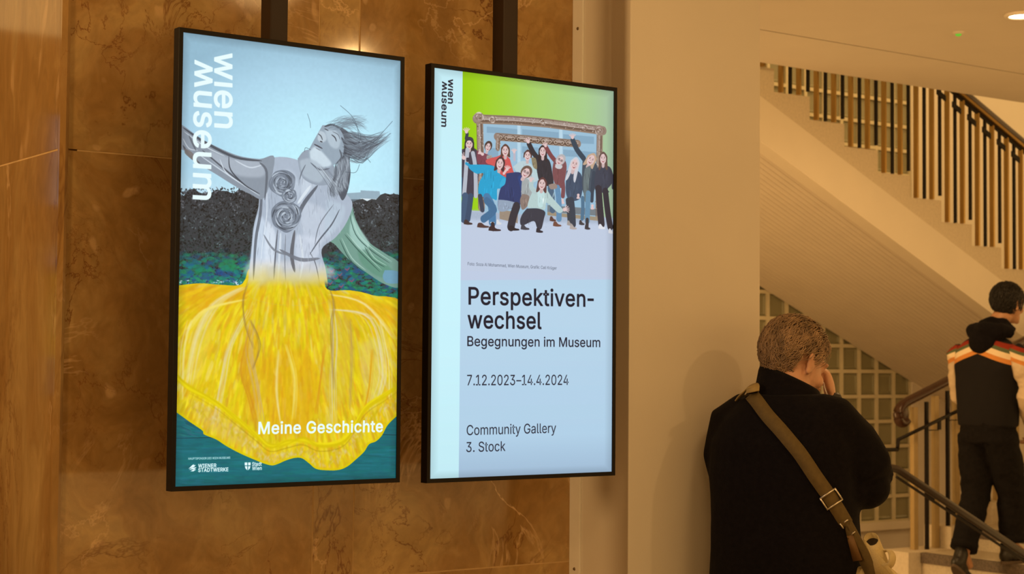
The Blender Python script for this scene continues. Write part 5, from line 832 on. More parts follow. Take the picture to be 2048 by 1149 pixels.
    c.text('wien', (430, 103), (430, 253), 46, wh, 26, flip_first=False); c.text('wuseum', (389.5, 119), (386.5, 397), 46, wh, 26, flip_first=True)
    c.text('Meine Geschichte', (517, 869), (765, 865), 23.5, wh, 34)
    c.text('HAUPTSPONSOR DES WIEN MUSEUMS', (376, 920.5), (460, 918.5), 4.2, wh, 12, 0.9)
    c.text('WIENER', (396, 936.5), (432, 935.5), 7.2, wh, 44); c.text('STADTWERKE', (396, 945), (456, 943.5), 7.2, wh, 44)
    c.text('Stadt', (504, 933), (523, 932.6), 7.2, wh, 30); c.text('Wien', (504, 941.5), (523, 941), 7.2, wh, 30)
    for a_ in ([(376, 939), (383, 932), (391, 931), (388, 935)], [(377, 941), (384, 936.5), (393, 935.5), (389, 939)], [(380, 943.5), (387, 939.5), (392, 940), (386, 944)], [(384, 931), (388, 929.5), (386, 934), (381, 936)]): c.poly(a_, wh)
    for a_ in ([(489, 926), (494.4, 926), (494.4, 932), (489, 932)], [(495.8, 926), (501, 926), (501, 931.8), (495.8, 932)], [(489.2, 933.4), (494.4, 933.4), (494.4, 942), (490.5, 938)], [(495.8, 933.4), (500.8, 933.2), (499.6, 938), (495.8, 942)]): c.poly(a_, wh)
    return c.image('dancer_picture')

# ---- right picture: exhibition announcement with a group photograph
def paint_group():
    rng = np.random.default_rng(9); R_ = random.Random(5)
    c = Canvas(660, 1173, [(870.2, 135.5), (1226.4, 183.8), (1221.5, 944.6), (858.7, 957.3)])
    X = lambda a, b: (900 + a / 4.4206, 220 + b / 4.4206)
    P = lambda pts: [X(*p) for p in pts]
    def bgf(u, v):
        return ramp(v, [(0, (176, 208, 230)), (0.6, (182, 212, 234)), (0.9, (176, 208, 232)), (1, (160, 188, 214))])
    c.fill(bgf)
    # photograph field
    v, u = np.mgrid[0:c.h, 0:c.w].astype(np.float32); v /= c.h; u /= c.w
    g1 = ramp((u - 0.16) / 0.84, [(0, (146, 204, 0)), (0.14, (156, 210, 30)), (0.45, (164, 210, 98)), (0.8, (166, 206, 138)), (1, (162, 192, 162))]) / 255
    ms = (v < c.m([(1070, 547)])[0][1] / c.h)[..., None]; c.a = np.where(ms, g1, c.a).astype(np.float32)
    c.poly(P([(60, 880), (700, 905), (1460, 960), (1460, 1500), (60, 1500)]), (190, 204, 228), 1)
    c.poly(P([(60, 880), (500, 895), (1460, 955), (1460, 1010), (60, 960)]), (160, 176, 198), .8, 4)
    # window wall inside the big ornate frame
    c.poly(P([(290, 90), (1330, 190), (1330, 960), (290, 900)]), (150, 190, 216))
    for (x0, y0, x1, y1) in [(330, 145, 600, 200), (640, 170, 960, 250), (1000, 215, 1270, 290), (330, 330, 430, 420), (640, 320, 780, 380), (1000, 350, 1290, 410)]:
        c.poly(P([(x0, y0), (x1, y0 + (x1 - x0) * 0.09), (x1, y1 + (x1 - x0) * 0.05), (x0, y1)]), (112, 150, 178), 0.55)
    for x in (612, 980): c.poly(P([(x - 14, 130), (x + 14, 132), (x + 14, 800), (x - 14, 800)]), (186, 218, 236), 0.9)
    gold = [(120, 96, 84), (170, 152, 142), (206, 192, 184), (90, 66, 52), (146, 120, 100), (224, 214, 206)]
    def moulding(pts, w_, n_):
        c.line(P(pts), w_ / 4.42, (142, 122, 110), 1, taper=False)
        for k in np.linspace(-0.42, 0.42, 7):
            c.line(P([(a + (k * w_ if abs(pts[0][0] - pts[-1][0]) < 80 else 0), b + (k * w_ if abs(pts[0][0] - pts[-1][0]) >= 80 else 0)) for a, b in pts]), w_ / 4.42 / 8, gold[int((k + 0.5) * 5)], 0.7, taper=False)
        for _ in range(n_):
            t = R_.random(); i = min(int(t * (len(pts) - 1)), len(pts) - 2); f_ = t * (len(pts) - 1) - i
            x = pts[i][0] * (1 - f_) + pts[i + 1][0] * f_ + R_.uniform(-.4, .4) * w_; y = pts[i][1] * (1 - f_) + pts[i + 1][1] * f_ + R_.uniform(-.4, .4) * w_
            c.line(P([(x, y), (x + R_.uniform(-12, 12), y + R_.uniform(-10, 10))]), R_.uniform(.8, 2), R_.choice(gold), 0.75)
    moulding([(268, 80), (276, 480), (282, 860)], 62, 110)
    moulding([(1322, 180), (1316, 520), (1310, 940)], 58, 100)
    moulding([(240, 78), (560, 92), (860, 118), (1350, 186)], 74, 170)
    for (x, y, r) in [(262, 62, 46), (380, 84, 30), (815, 104, 26), (1190, 158, 24), (1318, 186, 44)]:
        c.blob(P([(x + r * math.cos(a) * R_.uniform(.8, 1.15), y + r * math.sin(a) * R_.uniform(.8, 1.15)) for a in np.arange(0, 6.2, 0.5)]), (150, 130, 118))
        for _ in range(26):
            q = r * R_.uniform(.2, .95); a = R_.uniform(0, 6.28)
            c.line(P([(x + q * math.cos(a + t), y + q * math.sin(a + t)) for t in (0, .4, .8, 1.2)]), R_.uniform(1, 1.8), R_.choice(gold), 0.85)
    # smaller frame held up in front
    moulding([(420, 235), (700, 258), (960, 285), (1130, 300)], 62, 60)
    for k in range(13):
        x = 450 + k * 54; y = 238 + (x - 420) * 0.093
        for q in (22, 14, 7): c.line(P([(x + q * math.cos(a) * (1 if k % 2 else -1), y + q * math.sin(a)) for a in np.arange(0.3, 5.6, .5)]), 1.5, (70, 48, 36) if q != 14 else (206, 184, 166), 0.85)
    moulding([(430, 250), (426, 340)], 40, 24); c.poly(P([(440, 880), (600, 900), (600, 1000), (440, 960)]), (150, 134, 118)); 
    c.poly(P([(860, 900), (1340, 950), (1340, 985), (860, 930)]), (156, 140, 116)); c.poly(P([(860, 840), (1340, 880), (1340, 940), (860, 900)]), (96, 92, 92), .7)
    SKIN = (226, 196, 196); SK2 = (196, 150, 146)
    def head(x, y, rx, ry, hair, tilt=0.0, hat=None, longh=0, face=SKIN, specs=False):
        """small portrait: hair mass, face, eyes, nose, open smile"""
        ct, st_ = math.cos(tilt), math.sin(tilt)
        T = lambda a, b: X(x + a * ct - b * st_, y + a * st_ + b * ct)
        el = lambda cx_, cy_, a, b, n=14: [T(cx_ + a * math.cos(q), cy_ + b * math.sin(q)) for q in np.linspace(0, 2 * math.pi, n, endpoint=False)]
        if longh: c.blob([T(-rx * 1.15, -ry * .5), T(0, -ry * 1.25), T(rx * 1.15, -ry * .5), T(rx * 1.25, ry * .6), T(rx * 1.3, longh), T(rx * .7, longh * .9), T(0, ry * .6), T(-rx * .7, longh * .9), T(-rx * 1.3, longh), T(-rx * 1.25, ry * .6)], hair)
        else: c.blob(el(0, -ry * .15, rx * 1.28, ry * 1.18), hair)
        c.blob([T(-rx * .34, ry * .5), T(rx * .34, ry * .5), T(rx * .4, ry * 1.5), T(0, ry * 1.75), T(-rx * .4, ry * 1.5)], tuple(q * 0.9 for q in face))
        c.blob(el(0, ry * .10, rx * .88, ry * .95), face)
        c.blob(el(rx * .25, ry * .35, rx * .45, ry * .45), tuple(q * 0.94 for q in face), 0.7, 1)
        for sgn in (-1, 1):
            c.line([T(sgn * rx * .40 - rx * .14, -ry * .08), T(sgn * rx * .40 + rx * .14, -ry * .08)], 1.3, (70, 50, 50), .9)
            c.line([T(sgn * rx * .40 - rx * .2, -ry * .26), T(sgn * rx * .40 + rx * .2, -ry * .28)], .9, (110, 80, 74), .8)
            if specs: c.line(el(sgn * rx * .40, -ry * .08, rx * .28, ry * .2, 9) , .7, (60, 56, 60), .9, taper=False)
        c.line([T(0, 0), T(rx * .08, ry * .26)], 1.1, SK2, .8)
        c.line([T(-rx * .34, ry * .46), T(0, ry * .62), T(rx * .34, ry * .46)], 2.2, (150, 64, 70), .9); c.line([T(-rx * .24, ry * .47), T(rx * .24, ry * .47)], 1.2, (246, 240, 240), .95)
        c.line([T(-rx * .98, -ry * .2), T(-rx * .5, -ry * .85), T(rx * .3, -ry * .95), T(rx * .98, -ry * .2)], 2.0, hair, .95, taper=False)
        if hat: c.blob([T(-rx * 1.1, -ry * .45), T(-rx * .9, -ry * 1.2), T(0, -ry * 1.5), T(rx * .9, -ry * 1.2), T(rx * 1.1, -ry * .45), T(0, -ry * .75)], hat)
    def limb(pts, w_, col, al=1): c.line(c.curve(P(pts), 4), w_ / 4.42, col, al, taper=False)
    def body(pts, col, shade=True):
        c.blob(P(pts), col)
        if shade:
            xs_ = [p[0] for p in pts]; ys_ = [p[1] for p in pts]; x0, x1, y0, y1 = min(xs_), max(xs_), min(ys_), max(ys_)
            for _ in range(9):
                x = R_.uniform(x0 + (x1 - x0) * .25, x1 - (x1 - x0) * .25); y = R_.uniform(y0 + (y1 - y0) * .15, y0 + (y1 - y0) * .7)
                k = R_.choice([0.7, 1.25]); c.line(P([(x, y), (x + R_.uniform(-12, 12), y + (y1 - y0) * .22)]), R_.uniform(.8, 1.8), tuple(min(255, q * k) for q in col), .6)
    def hand(x, y, r=16, spread=True, ang=-1.6, col=SKIN):
        c.blob(P([(x + r * .8 * math.cos(a), y + r * .8 * math.sin(a)) for a in np.arange(0, 6.2, 0.9)]), col)
        for k in range(5):
            a = ang + (k - 2) * (0.42 if spread else 0.2); c.line(P([(x, y), (x + r * 2.1 * math.cos(a), y + r * 2.1 * math.sin(a))]), 1.7, col, .95, taper=False)
    def shoe(x, y, w_=70, col=(60, 44, 44)): c.blob(P([(x - w_ * .5, y + 12), (x - w_ * .4, y - 22), (x - w_ * .1, y - 26), (x + w_ * .2, y - 4), (x + w_ * .55, y + 4), (x + w_ * .55, y + 16), (x, y + 18)]), col)
    navy = (44, 50, 70); blk = (38, 38, 46); jean = (62, 98, 138)
    # back row, left to right
    limb([(150, 250), (158, 210), (152, 195)], 28, navy); hand(152, 192, 18, True)
    body([(96, 350), (160, 335), (240, 350), (262, 480), (250, 640), (220, 760), (112, 760), (96, 600)], (58, 54, 70)); head(176, 298, 34, 42, (44, 38, 44), 0, (50, 50, 62), 100)
    for q in ([(160, 350), (150, 480), (140, 620), (128, 765)], [(208, 380), (226, 480), (232, 620), (232, 755)]): c.line(c.curve(P(q), 4), 8.5, (178, 186, 200), 1, taper=False)
    limb([(140, 760), (130, 880), (126, 960)], 62, (58, 84, 116)); limb([(188, 760), (176, 860), (160, 960)], 50, (48, 70, 100)); shoe(160, 992); limb([(105, 600), (98, 760)], 22, (40, 90, 130))
    body([(240, 355), (310, 380), (380, 420), (400, 480), (330, 500), (250, 470)], (118, 58, 74)); limb([(300, 400), (340, 440), (370, 460)], 40, (124, 62, 78)); hand(292, 388, 18, False, -2.6)
    body([(330, 400), (372, 400), (370, 430), (330, 430)], (160, 156, 150)); head(342, 322, 26, 38, (66, 48, 44), 0.25)
    body([(420, 410), (470, 392), (520, 420), (560, 540), (540, 560), (480, 600), (400, 500), (330, 470), (330, 435)], (206, 82, 82)); head(492, 356, 32, 46, (88, 56, 46), 0, None, 60)
    limb([(520, 440), (548, 540), (556, 556)], 30, (210, 78, 76)); limb([(572, 440), (572, 370)], 22, (186, 180, 196)); hand(570, 372, 14, True)
    body([(560, 500), (640, 450), (720, 480), (760, 560), (780, 620), (680, 640), (600, 560)], (184, 208, 216)); head(688, 402, 30, 42, (78, 50, 46), 0.05, None, 20); limb([(740, 520), (790, 590), (850, 620)], 34, (180, 208, 212)); hand(872, 622, 20, True, -.4)
    limb([(700, 300), (740, 380), (790, 440)], 46, (42, 40, 46)); hand(694, 282, 18, True, -2.0); body([(760, 430), (830, 420), (880, 450), (905, 560), (915, 640), (900, 680), (800, 640), (770, 540)], (44, 42, 50)); head(820, 366, 30, 46, (46, 36, 40), 0, None, 90)
    body([(720, 420), (760, 430), (770, 520), (735, 500)], (136, 124, 96))
    limb([(850, 330), (890, 400), (930, 450)], 40, (122, 62, 66)); hand(846, 318, 15, True, -1.9); body([(920, 440), (1000, 430), (1030, 500), (1010, 640), (990, 690), (930, 660), (905, 540)], (122, 72, 76)); head(974, 446, 32, 44, (180, 176, 180), 0.55, None, 0, SKIN, True); body([(930, 480), (990, 490), (980, 520), (940, 515)], (200, 200, 204), False)
    limb([(985, 560), (1000, 680), (996, 760)], 40, (120, 70, 76)); hand(994, 796, 15, False, 1.5); limb([(890, 690), (900, 800), (905, 880)], 60, (70, 96, 122)); limb([(950, 690), (962, 820), (962, 960)], 54, (92, 138, 176)); shoe(905, 966, 50, (88, 56, 48)); shoe(942, 1012, 66, (112, 70, 56)); body([(870, 660), (930, 650), (945, 690), (890, 700)], (150, 130, 120), False)
    body([(1030, 540), (1080, 520), (1150, 560), (1170, 640), (1150, 780), (1060, 800), (1022, 720)], (58, 74, 98)); head(1100, 480, 34, 52, (204, 206, 216), 0.25, None, 150); limb([(1150, 610), (1160, 680), (1140, 740)], 36, (54, 70, 96)); hand(1132, 752, 15, False, 1.6)
    limb([(1070, 800), (1080, 900), (1085, 1010)], 60, (50, 58, 72)); limb([(1040, 800), (1050, 900), (1056, 980)], 44, (52, 58, 70)); shoe(1084, 1038, 56, (176, 164, 160)); shoe(1054, 1004, 44, (160, 150, 146))
    limb([(1085, 270), (1120, 350), (1180, 430)], 48, (46, 62, 78)); hand(1082, 246, 17, True, -1.6); body([(1170, 450), (1240, 440), (1300, 500), (1290, 620), (1260, 740), (1180, 740), (1165, 600)], (62, 74, 88)); head(1245, 440, 36, 50, (196, 164, 138), 0.45, None, 70)
    body([(1190, 520), (1240, 500), (1230, 620), (1210, 800), (1186, 800), (1176, 640)], (98, 112, 116)); limb([(1270, 560), (1256, 700), (1250, 800)], 38, (50, 62, 78)); hand(1256, 846, 15, False, 1.6)
    limb([(1220, 740), (1214, 860), (1210, 980)], 52, (96, 140, 172)); limb([(1170, 780), (1172, 860), (1166, 960)], 36, (72, 110, 140)); shoe(1210, 1040, 44, (56, 50, 56)); limb([(1210, 970), (1208, 1040)], 32, (54, 50, 56)); shoe(1160, 1000, 44, (60, 56, 60))
    body([(1290, 520), (1350, 490), (1420, 520), (1430, 640), (1390, 700), (1400, 730), (1290, 720), (1275, 620)], (56, 60, 76)); head(1350, 430, 30, 48, (96, 72, 66), 0, None, 100); limb([(1415, 540), (1436, 620), (1438, 690)], 30, (54, 56, 72))
    limb([(1310, 700), (1322, 860), (1335, 1010)], 68, (46, 42, 52)); limb([(1370, 720), (1390, 900), (1412, 1035)], 60, (44, 40, 50)); shoe(1335, 1036, 54, (226, 228, 236)); shoe(1418, 1076, 44, (230, 232, 240))
    # front row
    body([(165, 480), (230, 480), (330, 482), (400, 500), (440, 560), (500, 600), (496, 640), (450, 690), (420, 700), (416, 790), (380, 782), (300, 766), (256, 740), (262, 640), (300, 560), (240, 560), (180, 520)], (24, 158, 208))
    c.blob(P([(470, 600), (506, 606), (504, 650), (470, 684), (440, 664)]), (40, 170, 216)); limb([(150, 470), (176, 486)], 22, (24, 150, 200)); hand(128, 420, 22, True, -2.4); body([(150, 420), (176, 420), (176, 452), (150, 452)], (50, 44, 60), False)
    head(446, 470, 34, 50, (70, 42, 46), 0.15, None, 70); limb([(478, 560), (500, 530)], 20, SKIN); hand(508, 524, 16, True, -1.4)
    limb([(330, 770), (370, 850), (378, 990)], 70, (64, 118, 164)); limb([(330, 800), (390, 880), (300, 960)], 60, (58, 104, 146)); limb([(290, 880), (270, 760)], 40, (52, 60, 80)); c.line(P([(358, 992), (396, 992)]), 2.4, (220, 230, 240), 1); shoe(392, 1050, 100, (50, 34, 38)); shoe(290, 1020, 96, (76, 50, 48)); limb([(380, 1005), (384, 1050)], 34, (50, 34, 38))
    body([(500, 560), (600, 548), (650, 580), (650, 700), (640, 800), (600, 850), (500, 880), (430, 870), (430, 780), (450, 690), (490, 650)], (40, 54, 102)); body([(430, 790), (520, 800), (590, 830), (500, 890), (430, 884)], (142, 160, 184)); limb([(620, 600), (640, 680), (646, 710)], 40, (38, 60, 120)); hand(642, 720, 15, False, 1.3)
    body([(640, 590), (700, 620), (730, 700), (700, 780), (640, 790), (632, 700)], (160, 168, 170)); head(674, 552, 38, 48, (104, 78, 70), 0.5, None, 0, SKIN, True)
    limb([(590, 850), (560, 940), (540, 1030)], 72, (46, 44, 54)); shoe(560, 1046, 90, (40, 34, 40)); body([(640, 740), (700, 760), (690, 840), (640, 880), (620, 800)], (134, 116, 108))
    body([(740, 700), (790, 690), (850, 700), (900, 770), (980, 860), (1000, 890), (960, 910), (890, 850), (850, 820), (836, 880), (760, 866), (690, 860), (700, 790)], (180, 206, 206)); limb([(720, 620), (720, 680), (750, 720)], 46, (176, 200, 202)); hand(716, 624, 16, True, -1.4)
    body([(770, 700), (850, 700), (820, 760), (820, 850), (780, 850), (776, 760)], (190, 224, 226)); head(814, 652, 34, 48, (90, 54, 54), 0.1, None, 76); hand(1010, 880, 20, True, -.3)
    body([(680, 870), (780, 870), (840, 900), (830, 960), (806, 1050), (770, 1040), (740, 980), (640, 1020), (620, 980), (640, 920)], (50, 52, 64)); shoe(788, 1066, 56, (44, 40, 48)); shoe(660, 1040, 70, (60, 60, 70)); shoe(432, 992, 40, (216, 220, 226))
    for _ in range(900):
        x, y = R_.uniform(90, 1440), R_.uniform(330, 1040); p_ = c.m([X(x, y)])[0].astype(int)
        if 0 <= p_[0] < c.w and 0 <= p_[1] < c.h:
            col = c.a[p_[1], p_[0]] * 255 * R_.choice([0.82, 1.14]); c.line(P([(x, y), (x + R_.uniform(-8, 8), y + R_.uniform(-8, 8))]), R_.uniform(.5, 1.2), np.minimum(col, 255), .5)
    c.a = np.where(ms, np.clip(c.a * 0.93 + 0.055, 0, 1), c.a).astype(np.float32)
    # white column on the left
    wv = np.array([200, 243, 253]) / 255 * (0.97 + 0.03 * np.sin(np.clip(v, 0, 1) * math.pi))[..., None]
    c.a = np.where((u < 0.150)[..., None], wv, c.a).astype(np.float32)
    e_ = np.minimum(np.minimum(u, 1 - u) / 0.045, np.minimum(v, 1 - v) / 0.02); c.a *= (0.88 + 0.12 * np.clip(e_, 0, 1)[..., None]).astype(np.float32)
    ink = (26, 28, 44)
    c.text('wien', (898.6, 158), (898, 206), 12, ink, 30, flip_first=False); c.text('wuseum', (886.5, 163), (884.7, 252), 12, ink, 30, flip_first=True)
    c.text('Foto: Soza Al Mohammad, Wien Museum, Grafik: Cati Krüger', (936, 529.5), (1113, 539), 6.2, (80, 88, 104), 0, .9)
    c.text('Perspektiven-', (938, 607.5), (1186, 613.5), 34, ink, 22); c.text('wechsel', (936, 655), (1082, 657.5), 34, ink, 22)
    c.text('Begegnungen im Museum', (935, 691), (1199, 694.5), 19.5, ink, 8)
    c.text('7.12.2023–14.4.2024', (934, 770), (1136, 770), 21, ink); c.text('Community Gallery', (933, 870), (1111, 866), 20, ink); c.text('3. Stock', (932, 904), (1010, 902), 20, ink)
    return c.image('announcement_picture')

def screen_mat(name, im, power=1.0):
    m = bpy.data.materials.new(name); m.use_nodes = True; nt = m.node_tree; nt.nodes.clear(); L = nt.links
    t = N(nt, 'ShaderNodeTexImage'); t.image = im; t.extension = 'EXTEND'
    e = N(nt, 'ShaderNodeEmission'); e.inputs[1].default_value = power; L.new(t.outputs[0], e.inputs[0])
    gl = N(nt, 'ShaderNodeBsdfGlossy'); gl.inputs['Roughness'].default_value = 0.45; gl.inputs[0].default_value = (0.02, 0.02, 0.02, 1)
    ad = N(nt, 'ShaderNodeAddShader'); L.new(e.outputs[0], ad.inputs[0]); L.new(gl.outputs[0], ad.inputs[1])
    o = N(nt, 'ShaderNodeOutputMaterial'); L.new(ad.outputs[0], o.inputs[0]); return m
im1, im2 = paint_dancer(), paint_group()
M['pic_dancer'] = screen_mat('dancer_screen', im1); M['pic_group'] = screen_mat('announcement_screen', im2)

SW, SH = 0.6804, 1.2096
def display(x, y, ztop, mat, label, pole_x, pole=True):
    """portrait monitor hanging from the ceiling on a square pole; x, ztop: top left corner of the lit picture"""
    r = empty('hanging_display', (x + SW / 2, y, CEIL)); tag(r, label, 'screen', 'portrait screens hanging from the ceiling' if pole else None)
    B = (x + SW / 2, y, CEIL); z0, z1, x0, x1 = ztop - SH, ztop, x, x + SW; b = 0.0125
    bm = bmesh.new(); prof = [(0, -0.0015), (0.0, 0.004), (0.0, -0.004), (b - 0.001, -0.0045), (b, -0.003), (b, 0.028), (b - 0.003, 0.030), (0.0, 0.030)]
    prof = prof[2:] ; rings = []
    for (o_, dy) in prof:
        rings.append([bm.verts.new(p) for p in ((x0 - o_, y + dy, z0 - o_), (x1 + o_, y + dy, z0 - o_), (x1 + o_, y + dy, z1 + o_), (x0 - o_, y + dy, z1 + o_))])
    for i in range(len(rings)):
        a, c_ = rings[i], rings[(i + 1) % len(rings)]
        for k in range(4): bm.faces.new((a[k], a[(k + 1) % 4], c_[(k + 1) % 4], c_[k]))
    child('frame', bm, M['bezel'], r, B)
    me = bpy.data.meshes.new('screen')
    vs = [(x0, y, z0), (x1, y, z0), (x1, y, z1), (x0, y, z1), (x0, y + 0.012, z0), (x1, y + 0.012, z0), (x1, y + 0.012, z1), (x0, y + 0.012, z1)]
    me.from_pydata([tuple(Vector(p) - Vector(B)) for p in vs], [], [(0, 1, 2, 3), (5, 4, 7, 6), (4, 0, 3, 7), (1, 5, 6, 2), (3, 2, 6, 7), (4, 5, 1, 0)])
    uv = me.uv_layers.new(name='uv'); me.materials.append(mat); me.materials.append(M['bezel'])
    for i, p in enumerate([(0, 0), (1, 0), (1, 1), (0, 1)]): uv.data[i].uv = p
    for p in me.polygons: p.material_index = 0 if p.index == 0 else 1
    o = bpy.data.objects.new('screen', me); link(o, r)
    child('housing', boxm(x0 + 0.022, x1 - 0.022, y + 0.030, y + 0.075, z0 + 0.075, z1 - 0.055, bev=0.004), M['black'], r, B)
    child('mount', boxm(pole_x - 0.10, pole_x + 0.10, y + 0.075, y + 0.105, ztop - 0.75, ztop - 0.30, bev=0.003), M['black'], r, B)
    child('pole', boxm(pole_x - 0.028, pole_x + 0.028, y + 0.105, y + 0.165, ztop - 0.85, CEIL - 0.012, bev=0.004), M['pole'], r, B)
    child('ceiling_plate', boxm(pole_x - 0.09, pole_x + 0.09, y + 0.045, y + 0.225, CEIL - 0.012, CEIL - 0.0005, bev=0.003), M['pole'], r, B)
    return r
display(1.8093, 4.0812, 2.378, M['pic_dancer'], 'portrait screen showing a dancer in a wide yellow painted skirt', 2.149)
display(2.6075, 4.0847, 2.3717, M['pic_group'], 'portrait screen announcing an exhibition with a group photo on green', 2.958)
display(0.10, 6.94, 2.56, screen_mat('dim_screen', im1, 0.45), 'third hanging screen seen only as a faint reflection in the left marble', 0.44)
# ------------------------------------------------------------------ people
M['skin'] = plain('skin', (0.62, 0.33, 0.205), 0.5, var=0.08, scale=30, bump=0.08, bscale=160)
M['skin2'] = plain('skin_tan', (0.48, 0.25, 0.14), 0.5, var=0.08, scale=30)
M['coat'] = plain('navy_wool', (0.007, 0.006, 0.008), 0.95, var=0.2, scale=60, bump=0.25, bscale=260, spec=0.08, sheen=0.02)
M['trouser'] = plain('dark_trouser', (0.010, 0.009, 0.010), 0.95, var=0.2, scale=50, bump=0.2, bscale=300, spec=0.1)
M['leather'] = plain('black_leather', (0.012, 0.010, 0.009), 0.45, var=0.15)
M['sole'] = plain('rubber_sole', (0.10, 0.07, 0.05), 0.8)
M['hair_grey'] = plain('grey_brown_hair', (0.30, 0.195, 0.115), 0.55, var=0.45, scale=26, stretch=(1, 1, 0.4))
M['hair_black'] = plain('black_hair', (0.010, 0.008, 0.007), 0.5, var=0.2)
M['strap'] = plain('olive_webbing', (0.130, 0.088, 0.028), 0.85, var=0.12, scale=60, bump=0.2, bscale=500)
M['canvas'] = plain('cream_canvas', (0.62, 0.50, 0.26), 0.85, var=0.10, scale=30, bump=0.25, bscale=300)
M['canvas_dark'] = plain('pocket_disc_dark', (0.03, 0.02, 0.012), 0.9)
M['steel'] = plain('buckle_steel', (0.75, 0.68, 0.55), 0.3, metal=0.9)
M['watch'] = plain('black_strap', (0.012, 0.010, 0.010), 0.5)

def rotm(yaw=0, pitch=0, roll=0):
    return (Matrix.Rotation(math.radians(yaw), 3, 'Z') @ Matrix.Rotation(math.radians(pitch), 3, 'X') @ Matrix.Rotation(math.radians(roll), 3, 'Y'))

def head_shape(bm, c, R3, s=1.0):
    """cranium, jaw, brow, nose, lips, chin, ears and neck root; local +y is the face"""
    def E(p, r, rot=None, seg=18, rg=12):
        q = R3 @ Vector(p) * s + c; ellipsoid(bm, q, [k * s for k in r], (R3 @ rot) if rot is not None else R3, seg, rg)
    E((0, -0.012, 0.030), (0.074, 0.096, 0.088), None, 26, 18)        # cranium
    E((0, 0.022, -0.020), (0.064, 0.070, 0.085))                      # face block
    E((0, 0.050, -0.078), (0.044, 0.042, 0.036))                      # jaw
    E((0, 0.084, -0.098), (0.020, 0.016, 0.016))                      # chin
    E((0, 0.082, 0.028), (0.052, 0.014, 0.013))                       # brow
    E((-0.036, 0.070, -0.030), (0.022, 0.020, 0.022)); E((0.036, 0.070, -0.030), (0.022, 0.020, 0.022))   # cheeks
    bm2 = [((0, 0.094, 0.014), 0.008), ((0, 0.106, -0.010), 0.010), ((0, 0.114, -0.030), 0.0135), ((0, 0.098, -0.040), 0.010)]
    tube(bm, [R3 @ Vector(p) * s + c for p, r in bm2], [r * s for p, r in bm2], 10)
    E((-0.013, 0.099, -0.034), (0.008, 0.009, 0.007)); E((0.013, 0.099, -0.034), (0.008, 0.009, 0.007))  # nostrils
    E((0, 0.092, -0.058), (0.022, 0.009, 0.006)); E((0, 0.090, -0.069), (0.019, 0.009, 0.006))            # lips
    E((-0.030, 0.078, 0.010), (0.013, 0.009, 0.008)); E((0.030, 0.078, 0.010), (0.013, 0.009, 0.008))      # closed-looking lids
    for sg in (-1, 1):                                                # ears
        E((sg * 0.078, -0.004, -0.008), (0.008, 0.019, 0.033), rotm(sg * 18, 12)); E((sg * 0.080, -0.008, -0.036), (0.006, 0.010, 0.011))
        E((sg * 0.084, -0.014, 0.006), (0.007, 0.014, 0.022), rotm(sg * 30, 10))

def finger(bm, base, dirs, lens, r0):
    p = [Vector(base)]
    for d, l in zip(dirs, lens): p.append(p[-1] + Vector(d).normalized() * l)
    pts = smooth_path(p, 4); n = len(pts)
    tube(bm, pts, [r0 * (1 - 0.25 * i / (n - 1)) for i in range(n)], 10)
    ellipsoid(bm, pts[-1], (r0 * .75,) * 3, seg=10, rings=8)

def hand_shape(bm, wrist, fdir, pdir, curl=0.6, side=1, s=1.0, spread=0.06):
    """fdir: towards the knuckles, pdir: palm facing direction; side: +1 thumb to the right of fdir x pdir"""
    f = Vector(fdir).normalized(); p = Vector(pdir); p = (p - f * p.dot(f)).normalized(); a = f.cross(p).normalized() * side
    c = Vector(wrist) + f * 0.048 * s
    R3 = Matrix((a, f, p)).transposed(); ellipsoid(bm, c, (0.041 * s, 0.052 * s, 0.0165 * s), R3, 18, 12)
    ellipsoid(bm, Vector(wrist) + f * 0.03 * s + a * 0.026 * s + p * 0.008 * s, (0.018 * s, 0.032 * s, 0.016 * s), R3, 12, 10)
    L = [(0.040, 0.026, 0.020), (0.044, 0.030, 0.021), (0.041, 0.028, 0.020), (0.032, 0.020, 0.018)]
    for i in range(4):
        o = (1.5 - i) * 0.0195 * s; b = Vector(wrist) + f * (0.088 - 0.004 * abs(i - 1.2)) * s + a * o
        dirs = []; ang = 0
        for q in range(3):
            ang += curl * (0.65, 1.0, 0.75)[q]; dirs.append(f * math.cos(ang) + p * math.sin(ang) + a * spread * (1.5 - i) * 0.5)
        finger(bm, b - f * 0.012 * s, [f] + dirs, [0.012 * s] + [l * s for l in L[i]], 0.0092 * s)
    tb = Vector(wrist) + f * 0.030 * s + a * 0.032 * s
    finger(bm, tb, [f * 0.6 + a * 0.8 + p * 0.35, f * 0.85 + a * 0.35 + p * 0.5, f * 0.9 - a * 0.05 + p * 0.5], [0.036 * s, 0.030 * s, 0.024 * s], 0.0108 * s)

def ring_loft(bm, rings, seg=28, power=2.4):
    """rings: (centre, half width x, half depth y, yaw deg, tilt matrix or None)"""
    rr = []
    for (c, a, b, yaw) in rings:
        m_ = Matrix.Rotation(math.radians(yaw), 3, 'Z'); r = []
        for k in range(seg):
            t = 2 * math.pi * k / seg; ct, st_ = math.cos(t), math.sin(t)
            x = a * math.copysign(abs(ct) ** (2 / power), ct); y = b * math.copysign(abs(st_) ** (2 / power), st_)
            r.append(bm.verts.new(Vector(c) + m_ @ Vector((x, y, 0))))
        rr.append(r)
    for i in range(len(rr) - 1):
        for k in range(seg): bm.faces.new((rr[i][k], rr[i][(k + 1) % seg], rr[i + 1][(k + 1) % seg], rr[i + 1][k]))
    bm.faces.new(rr[0][::-1]); bm.faces.new(rr[-1])

def folds(amp, sc, sx=1, sz=1):
    def f(co, n_):
        v = Vector((co.x * sc * sx, co.y * sc * sx, co.z * sc * sz))
        return amp * (noise.noise(v) + 0.5 * noise.noise(v * 2.1 + Vector((3, 1, 7))))
    return f

